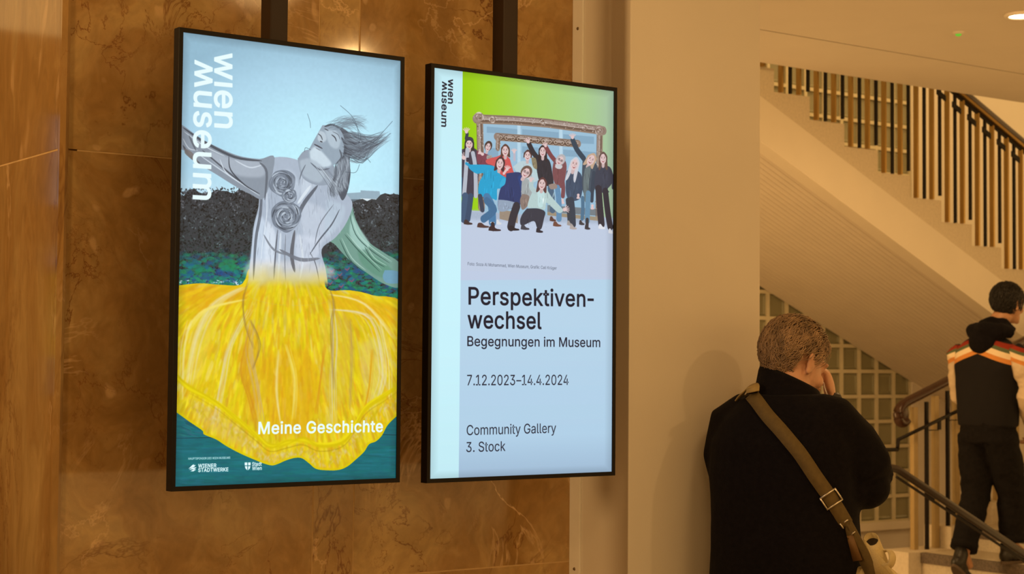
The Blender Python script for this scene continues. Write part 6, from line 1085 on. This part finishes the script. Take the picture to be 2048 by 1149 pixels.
def strands(c, R3, s, rng, count, where, length, width, flow, lift=0.004, curl=0.01):
    """tapered locks rooted on the skull ellipsoid"""
    vs, fs = [], []
    i = 0; guard = 0
    while i < count and guard < count * 30:
        guard += 1
        th = rng.uniform(0, 2 * math.pi); zc = rng.uniform(-0.85, 1)
        d = Vector((math.cos(th) * math.sqrt(1 - zc * zc), math.sin(th) * math.sqrt(1 - zc * zc), zc))
        p = Vector((d.x * 0.076, -0.012 + d.y * 0.098, 0.030 + d.z * 0.090))
        w = where(p)
        if rng.random() > w: continue
        i += 1
        nrm = Vector((p.x / 0.076 ** 2, (p.y + 0.012) / 0.098 ** 2, (p.z - 0.03) / 0.09 ** 2)).normalized()
        fl = flow(p, rng); fl = (fl - nrm * fl.dot(nrm)).normalized(); L = length * rng.uniform(0.6, 1.15); n = 5
        q = p.copy(); side = nrm.cross(fl).normalized(); tw = rng.uniform(-1, 1)
        ring = []
        for k in range(n + 1):
            t = k / n
            pos = q + nrm * (lift + 0.010 * math.sin(t * math.pi) * rng.uniform(.6, 1.2)) + side * (curl * tw * math.sin(t * 2.6))
            # stay outside the skull
            e = Vector((pos.x / 0.080, (pos.y + 0.012) / 0.101, (pos.z - 0.03) / 0.093)); el = e.length
            if el < 1: pos = Vector((e.x / el * 0.080, e.y / el * 0.101 - 0.012, e.z / el * 0.093 + 0.03))
            ww = width * (1 - 0.8 * t) * 0.5
            b = len(vs)
            vs += [R3 @ (pos + side * ww) * s + c, R3 @ (pos - side * ww) * s + c, R3 @ (pos + nrm * ww * 0.8) * s + c]
            ring.append(b)
            q = q + fl * L / n
            e = Vector((q.x / 0.078 ** 2, (q.y + 0.012) / 0.1 ** 2, (q.z - 0.03) / 0.092 ** 2)).normalized(); fl = (fl - e * fl.dot(e) * 0.9).normalized(); nrm = e
            el = Vector((q.x / 0.078, (q.y + 0.012) / 0.1, (q.z - 0.03) / 0.092)).length
            if el < 1 and pos.z > -0.02: q = Vector((q.x / el, (q.y + 0.012) / el - 0.012, (q.z - 0.03) / el + 0.03))
        for k in range(n):
            a, b = ring[k], ring[k + 1]
            for e0, e1 in ((0, 1), (1, 2), (2, 0)): fs.append((a + e0, a + e1, b + e1, b + e0))
    return [tuple(v) for v in vs], fs

# ---- man leaning on the pillar -------------------------------------------------
m1 = empty('person', (3.845, 3.878, 0), math.radians(-70)); tag(m1, 'man in dark wool coat leaning on the pillar with hand to his face', 'person')
hc = Vector((0.000, 0.070, 1.512)); HR = rotm(-24, -26, -3); hs = 1.13
bm = bmesh.new(); head_shape(bm, hc, HR, hs)
tube(bm, [(0.0, -0.005, 1.34), (0.0, 0.02, 1.42), (0.002, 0.055, 1.50)], [(0.085, 0.075), (0.068, 0.066), (0.062, 0.064)], 20)
ring_loft(bm, [((0, 0, 0.88), .15, .10, 0), ((0, 0, 1.0), .14, .095, 0), ((0, -.005, 1.2), .165, .11, 0), ((0, -.005, 1.33), .16, .09, 0), ((0, 0, 1.385), .09, .07, 0)])
SHR, ELR, WRR = Vector((0.142, 0.0, 1.335)), Vector((0.240, 0.110, 1.145)), Vector((0.074, 0.208, 1.390))
SHL, ELL, WRL = Vector((-0.175, 0.0, 1.345)), Vector((-0.185, 0.01, 1.06)), Vector((-0.02, 0.215, 1.08))
for a, b, w in ((SHR, ELR, WRR), (SHL, ELL, WRL)):
    tube(bm, [a, (a + b) / 2, b, (b + w) / 2, w], [.05, .045, .036, .034, .026], 14)
hand_shape(bm, WRR, (-0.22, -0.05, 0.97), (-0.85, -0.35, -0.2), 1.15, -1, 1.05)
hand_shape(bm, WRL, (0.9, 0.25, -0.1), (0.1, -1, 0.2), 0.5, 1, 1.0)
for sg in (-1, 1): tube(bm, [(sg * .09, 0, .92), (sg * .09, .01, .50), (sg * .095, -.01, .09)], [.085, .06, .045], 16); tube(bm, [(sg * .095, -.05, .06), (sg * .11, .10, .045)], [.045, .035], 12)
fuse('body', bm, M['skin'], m1, 0.0055, 3)
# coat with standing collar, set-in sleeves
bm = bmesh.new()
ring_loft(bm, [((0.000, -0.005, 0.66), .262, .185, 0), ((0.0, -.005, 0.80), .252, .175, 0), ((0, -.005, 1.00), .245, .168, 0), ((-0.006, -.006, 1.14), .252, .165, 0), ((-0.004, -.008, 1.25), .245, .155, 0), ((0, -.006, 1.325), .215, .135, 0), ((0, 0.0, 1.378), .165, .112, 0), ((0, .008, 1.41), .112, .096, 0)], 32)
tube(bm, [SHL + Vector((0.05, 0, 0.0)), SHL + Vector((-0.010, 0.0, -0.035)), SHL + Vector((-.028, 0.0, -.14)), ELL + Vector((0, 0, .02)), (ELL + WRL) / 2, WRL], [.075, .086, .088, .086, .068, .056], 20, ref=Vector((0, 1, 0)))
tube(bm, [SHR + Vector((-0.05, 0, 0.0)), SHR + Vector((0.0, 0.01, -0.02)), SHR + Vector((0.05, 0.06, -0.09)), ELR + Vector((-.005, -.02, 0.02)), ELR + Vector((0.004, 0.012, -0.012)), ELR * .6 + WRR * .4, ELR * .22 + WRR * .78], [.085, .100, .100, .094, .080, .070, .050], 22)
ellipsoid(bm, ELR + Vector((-0.010, 0.0, -0.030)), (.080, .085, .075))
# sleeve slack hanging below the raised arm
ellipsoid(bm, (0.20, 0.06, 1.11), (.075, .085, .070)); ellipsoid(bm, (0.17, 0.02, 1.20), (.09, .10, .10))
coat = fuse('coat', bm, M['coat'], m1, 0.009, 5, folds(0.0065, 6.5, 1.0, .8))
# collar: thick band standing round the neck, higher behind
vs, fs = [], []; n = 40
for k in range(n):
    t = 2 * math.pi * k / n; cx_, cy_ = math.cos(t), math.sin(t); H_ = 0.052 + 0.050 * (1 - cy_) / 2 - 0.034 * cx_
    for (r, hh_) in ((0.106, -0.05), (0.108, 0.25), (0.100, 0.85), (0.095, 1.0), (0.090, 0.85), (0.088, 0.0)):
        vs.append((cx_ * r * 1.03 - max(0, hh_) * H_ * .12, cy_ * r * .97 + 0.016 + max(0, hh_) * H_ * 0.42, 1.385 + hh_ * H_))
for k in range(n):
    for j in range(6): a, b = k * 6 + j, k * 6 + (j + 1) % 6; c_, d = ((k + 1) % n) * 6 + (j + 1) % 6, ((k + 1) % n) * 6 + j; fs.append((a, b, c_, d))
co = obj('collar', (vs, fs), M['coat'], coat, True)
# hair: thin on top, full and unruly at the back and sides
R1 = random.Random(3)
def dens(p):
    if p.y > 0.045: return 0.0
    if p.z < -0.062 + max(0, p.y) * 1.0: return 0.0
    if abs(p.x) > 0.045 and p.z < 0.034 and p.y > -0.040: return 0.0
    top = max(0, (p.z - 0.095) / 0.02)
    return 0.22 if top > 0 and p.y > -0.05 else 1.0
def flow1(p, rg):
    return Vector((p.x * 3 + rg.uniform(-.5, .5) * .6, (-0.55 if abs(p.x) > .05 and p.z < .07 else -0.15) + p.y * 1.5 * (1 if p.z > .08 else .2) - (0.9 if p.z > 0.09 else 0.0) + rg.uniform(-.3, .3), -0.75 + rg.uniform(-.35, .35)))
hv, hf = strands(hc, HR, hs, R1, 2300, dens, 0.052, 0.0050, flow1, 0.006, 0.018)
bmh = bmesh.new(); ellipsoid(bmh, HR @ Vector((0, -0.018, 0.030)) * hs + hc, (0.0785 * hs, 0.0945 * hs, 0.0870 * hs), HR, 28, 20)
inv = HR.inverted()
for v in bmh.verts:
    q = inv @ (v.co - hc) / hs; v.co += (v.co - hc).normalized() * 0.006 * noise.noise(q * 45)
dele = [v for v in bmh.verts if (lambda q: q.y > 0.038 or q.z < -0.050 or (abs(q.x) > .045 and q.z < .030 and q.y > -.035) or (q.z > 0.100 and q.y > -0.045))(inv @ (v.co - hc) / hs)]
bmesh.ops.delete(bmh, geom=dele, context='VERTS')
me_ = bpy.data.meshes.new('t'); bmh.to_mesh(me_); bmh.free(); k0 = len(hv)
hv += [tuple(v.co) for v in me_.vertices]; hf += [tuple(i + k0 for i in p.vertices) for p in me_.polygons]; bpy.data.meshes.remove(me_)
obj('hair', (hv, hf), M['hair_grey'], m1, True)
# trousers and shoes
bm = bmesh.new()
ring_loft(bm, [((0, 0, .84), .165, .125, 0), ((0, 0, .95), .17, .12, 0)])
for sg in (-1, 1): ring_loft(bm, [((sg * .098, -.012, .05), .070, .082, 0), ((sg * .096, 0, .45), .082, .09, 0), ((sg * .085, 0, .70), .095, .105, 0), ((sg * .075, 0, .90), .10, .115, 0)], 20)
fuse('trousers', bm, M['trouser'], m1, 0.010, 4, folds(.006, 8))
def shoe(parent, x, y, z, yaw=0, pitch=0, up=0.10):
    bm = bmesh.new()
    for c_, r in (((0, -.075, .045), (.038, .045, .042)), ((0, -.02, .045), (.040, .07, .040)), ((0, .06, .035), (.047, .075, .030)), ((0, .12, .030), (.040, .050, .025))): ellipsoid(bm, c_, r)
    tube(bm, [(0, -.055, .04), (0, -.06, .08), (0, -.062, .04 + up)], [(.040, .050), (.040, .048), (.041, .048)], 16)
    Rm = Matrix.Translation((x, y, z)) @ Matrix.Rotation(math.radians(yaw), 4, 'Z') @ Matrix.Translation((0, .10, 0)) @ Matrix.Rotation(math.radians(pitch), 4, 'X') @ Matrix.Translation((0, -.10, 0))
    bmesh.ops.transform(bm, matrix=Rm, verts=bm.verts[:])
    s_ = fuse('shoe', bm, M['leather'], parent, .007, 3)
    pts = []
    for t in np.linspace(0, 2 * math.pi, 26, endpoint=False):
        yy = -.12 * 1.0 if False else math.sin(t) * .145 + .025; ww = .040 + .010 * max(0, math.sin(t)) if math.sin(t) > -0.2 else .038
        pts.append((math.cos(t) * ww, yy))
    b2 = prism(pts, -.001, .016, 'XY')
    if pitch: 
        pass
    bmesh.ops.transform(b2, matrix=Rm, verts=b2.verts[:]); obj('sole', b2, M['sole'], s_)
    return s_
for sg in (-1, 1): shoe(m1, sg * .10, -.0, 0.001, -sg * 8)

# shoulder bag (its own thing): strap over the left shoulder, across the back, bag at the right hip
def L1(p): return m1.matrix_basis @ Vector(p)
m1.matrix_basis  # placed above
bag = empty('shoulder_bag', L1((0.20, -0.10, 0.80)), math.radians(-70)); tag(bag, 'cream canvas shoulder bag on an olive strap across the dark coat', 'bag')
off = Vector((0.20, -0.10, 0.80))
bpy.context.view_layer.update()
from mathutils.bvhtree import BVHTree
bt = BVHTree.FromPolygons([v.co.copy() for v in coat.data.vertices], [tuple(p.vertices) for p in coat.data.polygons])
m1inv = m1.matrix_world.inverted(); eye = m1inv @ Vector((0, 0, CAMZ))
def on_coat(px, py):
    """point of the coat's surface (man's own frame) and its normal"""
    d = (m1inv @ at(px, py, 5) - eye).normalized(); h = bt.ray_cast(eye, d)
    if h[0] is None: h = bt.find_nearest(m1inv @ at(px, py, 5.35))
    return h[0] + h[1] * 0.003, h[1]
def inb(px, py, d): return m1inv @ at(px, py, d) - off
pts, nrs = [], []
for q, nn in ((Vector((-.118, .11, 1.33)), Vector((0, 1, .5))), (Vector((-.122, .06, 1.395)), Vector((0, .5, 1)))):
    h = bt.find_nearest(q); pts.append(h[0] + h[1] * .004 - off); nrs.append(h[1])
for (px, py) in ((1484, 757), (1494, 777), (1514, 804), (1536, 833), (1562, 862), (1582, 886), (1598, 905), (1614, 928), (1630, 953), (1646, 976), (1661, 998), (1677, 1024), (1692, 1050)):
    q, nn = on_coat(px, py); pts.append(q - off); nrs.append(nn * .6 + Vector((.25, -.6, .1)))
sp = smooth_path(pts, 4); ns = []
for i in range(len(sp)):
    t = i / 4; j = min(int(t), len(nrs) - 2); ns.append(Vector(nrs[j]).lerp(Vector(nrs[j + 1]), t - j))
face_n = Vector((-.25, -.97, .05))
bm = bmesh.new(); ribbon(bm, sp, ns, 0.046, 0.003); obj('strap', bm, M['strap'], bag, True)
e1 = sp[-1]; dE = (m1.matrix_world @ (e1 + off) - Vector((0, 0, CAMZ))).dot(fwd)
low_pts = [e1 + (sp[-1] - sp[-3]) * -.3] + [inb(x, y, dE - .012) for x, y in ((1706, 1074), (1722, 1102), (1738, 1134), (1760, 1180), (1775, 1215))]
drop = (low_pts[-1] - low_pts[1]).normalized()
bm = bmesh.new(); ribbon(bm, low_pts, [face_n] * len(low_pts), 0.050, 0.0035); obj('strap', bm, M['strap'], bag, True)
def buckle(p, t, nn, w, h, wire=0.0028):
    t = Vector(t).normalized(); nn = Vector(nn); nn = (nn - t * nn.dot(t)).normalized(); s_ = t.cross(nn)
    cs = [p + s_ * (w / 2) * a + t * (h / 2) * b + nn * 0.005 for a, b in ((-1, -1), (1, -1), (1, 1), (-1, 1), (-1, -1))]
    bm = bmesh.new()
    for a, b in zip(cs[:-1], cs[1:]): tube(bm, [a, b], wire, 8); ellipsoid(bm, b, (wire,) * 3, seg=8, rings=6)
    return obj('buckle', bm, M['steel'], bag, True)
i_ = len(sp) - 9; buckle(sp[i_], sp[i_ + 1] - sp[i_ - 1], ns[i_], 0.056, 0.042)
for (xa, ya, xb, yb) in ((1688, 1046, 1696, 1040), (1703, 1070, 1713, 1062), (1680, 1048, 1687, 1058)):
    bm = bmesh.new(); tube(bm, [inb(xa, ya, dE - .022), inb(xb, yb, dE - .022)], 0.0024, 8); obj('clasp', bm, M['steel'], bag, True)
# tan leather tab under the strap
bm = bmesh.new(); ribbon(bm, [inb(x, y, dE - .004) for x, y in ((1698, 1072), (1706, 1095), (1716, 1122))], [face_n] * 3, .034, .003); obj('leather_tab', bm, plain('tan_leather', (.20, .105, .035), .6), bag, True)
# bag body hanging at the right hip
cb_ = inb(1765, 1195, dE + .02)
bm = bmesh.new()
ring_loft(bm, [((cb_.x + .03 - .09 * t, cb_.y, cb_.z - .17 + .30 * t - .04 * t), w, dd, 12) for t, w, dd in ((0, .10, .05), (.06, .125, .06), (.5, .13, .065), (.85, .105, .055), (1, .085, .035))], 28, 4)
fuse('bag_body', bm, M['canvas'], bag, .006, 4, folds(.006, 16))
# round pocket standing open on the outside, closed by a dark disc
top_c = inb(1742, 1079, dE - .01); base = inb(1768, 1150, dE - .015); ax = (top_c - base); hh = ax.length; ax.normalize(); a_, b_ = frame_of(ax); rr0 = .030
prof = [(0, .034), (hh * .5, .033), (hh * .8, .031), (hh, .030), (hh, .027), (hh * .8, .027)]; bm = bmesh.new(); rg = []
vw = (eye - off - top_c).normalized()
def lip(k, h): 
    d = a_ * math.cos(2 * math.pi * k / 24) + b_ * math.sin(2 * math.pi * k / 24); return -d.dot(vw) * 0.016 * max(0, (h / hh - .6) / .4)
for h, r in prof: rg.append([bm.verts.new(base + ax * (h + lip(k, h)) + a_ * r * math.cos(2 * math.pi * k / 24) + b_ * r * .8 * math.sin(2 * math.pi * k / 24)) for k in range(24)])
for i in range(len(rg) - 1):
    for k in range(24): bm.faces.new((rg[i][k], rg[i][(k + 1) % 24], rg[i + 1][(k + 1) % 24], rg[i + 1][k]))
bm.faces.new(rg[0]); obj('round_pocket', bm, M['canvas'], bag, True)
bm = bmesh.new(); vv = [bm.verts.new(base + ax * (hh * .86 + lip(k, hh)*.9) + a_ * .0272 * math.cos(2 * math.pi * k / 24) + b_ * .0218 * math.sin(2 * math.pi * k / 24)) for k in range(24)]; bm.faces.new(vv); obj('pocket_disc', bm, M['canvas_dark'], bag)
fl = smooth_path([inb(x, y, d) for x, y, d in ((1722, 1088, dE - .01), (1745, 1110, dE - .03), (1768, 1135, dE - .04), (1790, 1165, dE - .03))], 4)
bm = bmesh.new(); ribbon(bm, fl, [face_n] * len(fl), 0.034, .004); obj('flap', bm, M['canvas'], bag, True)
fl = smooth_path([inb(x, y, d) for x, y, d in ((1762, 1108, dE - .01), (1777, 1103, dE - .03), (1784, 1114, dE - .05), (1780, 1130, dE - .05), (1766, 1134, dE - .04))], 5)
bm = bmesh.new(); cc = inb(1768, 1120, dE - .02); ribbon(bm, fl, [p - cc for p in fl], .026, .0035); obj('loop', bm, M['canvas'], bag, True)
# folded pale end of the strap pad on the shoulder
sh0 = pts[2]; sN = Vector(nrs[2])
pad = smooth_path([sh0 + Vector(v) for v in ((-.060, .030, -.014), (-.036, .012, .006), (-.010, .0, .022), (.010, -.014, .024), (.018, -.030, .008))], 5)
bm = bmesh.new(); ribbon(bm, pad, [(-.15, -.5, 1)] * len(pad), .044, .004); obj('shoulder_pad', bm, plain('pale_olive_webbing', (.36, .26, .10), .8, var=.1), bag, True)
# wrist strap
bm = bmesh.new(); w0 = WRR + (WRR - ELR).normalized() * -0.004
tube(bm, [w0 - (WRR - ELR).normalized() * .009, w0 + (WRR - ELR).normalized() * .009], .031, 20); obj('watch_strap', bm, M['watch'], m1, True)

# ---- man climbing the stairs ------------------------------------------------------
X2, Y2 = 8.335, 6.65
m2 = empty('person', (X2, Y2, 0), math.radians(-80)); tag(m2, 'man in a striped pale-sleeved jacket climbing the stairs, seen from behind', 'person')
m2.scale = (1.035,) * 3
hc2 = Vector((0.085, 0.095, 1.832)); HR2 = rotm(-14, -6, 0)
HIP = 1.07
bm = bmesh.new(); head_shape(bm, hc2, HR2, .98)
tube(bm, [(0.0, 0, 1.60), (0.02, .025, 1.68), (0.075, .075, 1.78)], [(.08, .07), (.058, .056), (.055, .056)], 18)
ring_loft(bm, [((0, 0, 1.06), .14, .10, 0), ((0, 0, 1.2), .12, .09, 0), ((0, 0, 1.4), .15, .10, 0), ((0, 0, 1.56), .15, .09, 0), ((0, 0, 1.62), .09, .07, 0)])
aR = [Vector((.185, 0, 1.555)), Vector((.265, -.015, 1.29)), Vector((.205, .14, 1.10))]
aL = [Vector((-.185, 0, 1.555)), Vector((-.215, .06, 1.28)), Vector((-.15, .24, 1.16))]
for a in (aR, aL): tube(bm, [a[0], (a[0] + a[1]) / 2, a[1], (a[1] + a[2]) / 2, a[2]], [.045, .042, .035, .033, .025], 14)
hand_shape(bm, aR[2], (-.35, .5, -.75), (-.8, -.2, .2), .55, 1, .95)
hand_shape(bm, aL[2], (.3, .7, -.6), (.8, -.2, .2), .55, -1, .95)
KL, AL_ = Vector((-.085, .01, .69)), Vector((-.085, -.150, .350))
KR, AR_ = Vector((.085, .13, .68)), Vector((.080, .13, .39))
for h_, k_, a_ in ((Vector((-.08, 0, 1.04)), KL, AL_), (Vector((.08, 0, 1.04)), KR, AR_)): tube(bm, [h_, (h_ + k_) / 2, k_, (k_ + a_) / 2, a_], [.085, .072, .055, .052, .040], 16)
tube(bm, [AR_, AR_ + Vector((.01, .10, -.05))], [.036, .03], 10); tube(bm, [AL_, AL_ + Vector((0, .07, -.09))], [.036, .03], 10)
fuse('body', bm, M['skin2'], m2, .0065, 3)
# jacket: dark back panel, white / orange / green / red yoke stripes
def jacket_mat(name='striped_jacket', low=(.010, .009, .011, 1), lo_=1.50, hi_=1.70, slope=0.36):
    m, nt, b = new_mat(name); L = nt.links
    tc = N(nt, 'ShaderNodeTexCoord'); sx = N(nt, 'ShaderNodeSeparateXYZ'); L.new(tc.outputs['Object'], sx.inputs[0])
    ab = N(nt, 'ShaderNodeMath', operation='ABSOLUTE'); L.new(sx.outputs[0], ab.inputs[0])
    mu = N(nt, 'ShaderNodeMath', operation='MULTIPLY'); mu.inputs[1].default_value = slope; L.new(ab.outputs[0], mu.inputs[0])
    ad = N(nt, 'ShaderNodeMath', operation='ADD'); L.new(sx.outputs[2], ad.inputs[0]); L.new(mu.outputs[0], ad.inputs[1])
    mr = N(nt, 'ShaderNodeMapRange'); mr.inputs['From Min'].default_value = lo_; mr.inputs['From Max'].default_value = hi_; L.new(ad.outputs[0], mr.inputs[0])
    cr = N(nt, 'ShaderNodeValToRGB'); cr.color_ramp.interpolation = 'CONSTANT'; e = cr.color_ramp.elements
    e[0].position = 0; e[0].color = low; e[1].position = .16; e[1].color = (.62, .26, .07, 1)
    for p, c_ in ((.30, (.80, .66, .46, 1)), (.47, (.10, .13, .07, 1)), (.58, (.26, .03, .015, 1)), (.72, (.010, .009, .011, 1))):
        k = e.new(p); k.color = c_
    L.new(mr.outputs[0], cr.inputs[0]); L.new(cr.outputs[0], b.inputs['Base Color']); b.inputs['Roughness'].default_value = .85; b.inputs['Specular IOR Level'].default_value = .2
    return m
bm = bmesh.new()
ring_loft(bm, [((0, 0, 1.10), .178, .125, 0), ((0, 0, 1.16), .185, .135, 0), ((0, -.005, 1.30), .188, .135, 0), ((0, -.008, 1.45), .198, .13, 0), ((0, -.005, 1.55), .192, .115, 0), ((0, 0, 1.61), .135, .095, 0), ((0, 0, 1.645), .08, .075, 0)], 30)
jk = fuse('jacket', bm, jacket_mat(), m2, .009, 4, folds(.006, 8))
sleeve_m = jacket_mat('striped_sleeve', (.62, .50, .36, 1), 1.53, 1.70, .36)
for a in (aR, aL):
    bm = bmesh.new(); sg = 1 if a is aR else -1
    tube(bm, [a[0] + Vector((-sg * .02, 0, .0)), a[0] + Vector((sg * .02, 0, -.03)), (a[0] + a[1]) / 2 + Vector((sg * .008, 0, 0)), a[1], (a[1] + a[2]) / 2, a[2] + (a[1] - a[2]) * .12], [.055, .068, .066, .064, .058, .042], 18)
    sl = fuse('sleeve', bm, sleeve_m, jk, .008, 3, folds(.007, 16, 1, 1.6)); tag(sl, 'pale beige sleeve')
bm = bmesh.new()                                          # hood lying on the shoulders
ellipsoid(bm, (.02, -.045, 1.655), (.125, .085, .062)); ellipsoid(bm, (0.01, -.075, 1.60), (.085, .07, .085)); tube(bm, [(.14, .02, 1.66), (.11, -.06, 1.67), (0.03, -.10, 1.675), (-.06, -.06, 1.67), (-.09, 0.02, 1.66)], [.040, .045, .048, .045, .040], 14)
tube(bm, [(-.06, .05, 1.66), (-.03, .0, 1.71), (.035, -.02, 1.725), (.10, .01, 1.71), (.13, .05, 1.66)], [.035] * 5, 12)
fuse('hood', bm, M['coat'], m2, .009, 4, folds(.006, 14))
# hair
R2 = random.Random(8)
hv, hf = strands(hc2, HR2, .98, R2, 1500, lambda p: 0 if (p.y > .05 and p.z < .07) or p.z < -.05 or (abs(p.x) > .05 and p.z < .0 and p.y > .0) else 1, .05, .006, lambda p, r: Vector((p.x * 4 + r.uniform(-.3, .3), -.2 + p.y * 4, -.6 if p.z < .09 else .1)), .008, .008)
bmh = bmesh.new(); ellipsoid(bmh, HR2 @ Vector((0, -.016, .034)) + hc2, (.082, .098, .093), HR2, 28, 20); inv2 = HR2.inverted()
dele = [v for v in bmh.verts if (lambda q: (q.y > .05 and q.z < .07) or q.z < -.048 or (abs(q.x) > .045 and q.z < .0 and q.y > .01))(inv2 @ (v.co - hc2))]
bmesh.ops.delete(bmh, geom=dele, context='VERTS'); me_ = bpy.data.meshes.new('t'); bmh.to_mesh(me_); bmh.free(); k0 = len(hv)
hv += [tuple(v.co) for v in me_.vertices]; hf += [tuple(i + k0 for i in p.vertices) for p in me_.polygons]; bpy.data.meshes.remove(me_)
obj('hair', (hv, hf), M['hair_black'], m2, True)
# glasses
bm = bmesh.new()
for sg in (-1, 1):
    cc = Vector((sg * .031, .100, .008)); rr_ = [HR2 @ (cc + Vector((.024 * math.cos(t), 0, .020 * math.sin(t)))) + hc2 for t in np.linspace(0, 2 * math.pi, 17)]
    tube(bm, rr_, .0016, 6, cap=False); tube(bm, [HR2 @ Vector((sg * .055, .10, .012)) + hc2, HR2 @ Vector((sg * .079, .0, .012)) + hc2], .0015, 6)
tube(bm, [HR2 @ Vector((-.008, .103, .010)) + hc2, HR2 @ Vector((.008, .103, .010)) + hc2], .0016, 6)
obj('glasses', bm, M['steel'], m2, True)
# trousers
bm = bmesh.new()
ring_loft(bm, [((0, 0, 1.00), .165, .125, 0), ((0, 0, 1.14), .168, .122, 0)], 26)
for h_, k_, a_ in ((Vector((-.082, 0, 1.05)), KL, AL_), (Vector((.082, 0, 1.05)), KR, AR_)):
    tube(bm, [h_, (h_ + k_) / 2, k_, (k_ + a_) / 2, a_ + (k_ - a_) * .12], [(.100, .112), (.097, .104), (.084, .090), (.078, .084), (.074, .080)], 22, ref=Vector((0, 1, 0)))
tr = fuse('trousers', bm, M['trouser'], m2, .009, 3, folds(.008, 12, 1, 1.4))
for k_, a_ in ((KL, AL_), (KR, AR_)):
    d = (k_ - a_).normalized(); bm = bmesh.new(); tube(bm, [a_ + d * .02, a_ + d * .065], [(.078, .084), (.079, .085)], 22, ref=Vector((0, 1, 0))); obj('cuff', bm, M['trouser'], tr, True)
shoe(m2, .080, .165, 2 * RISE / 1.035 + .001, -12, 0, .08)
shoe(m2, -.085, -.198, .157, 4, -35, .11)
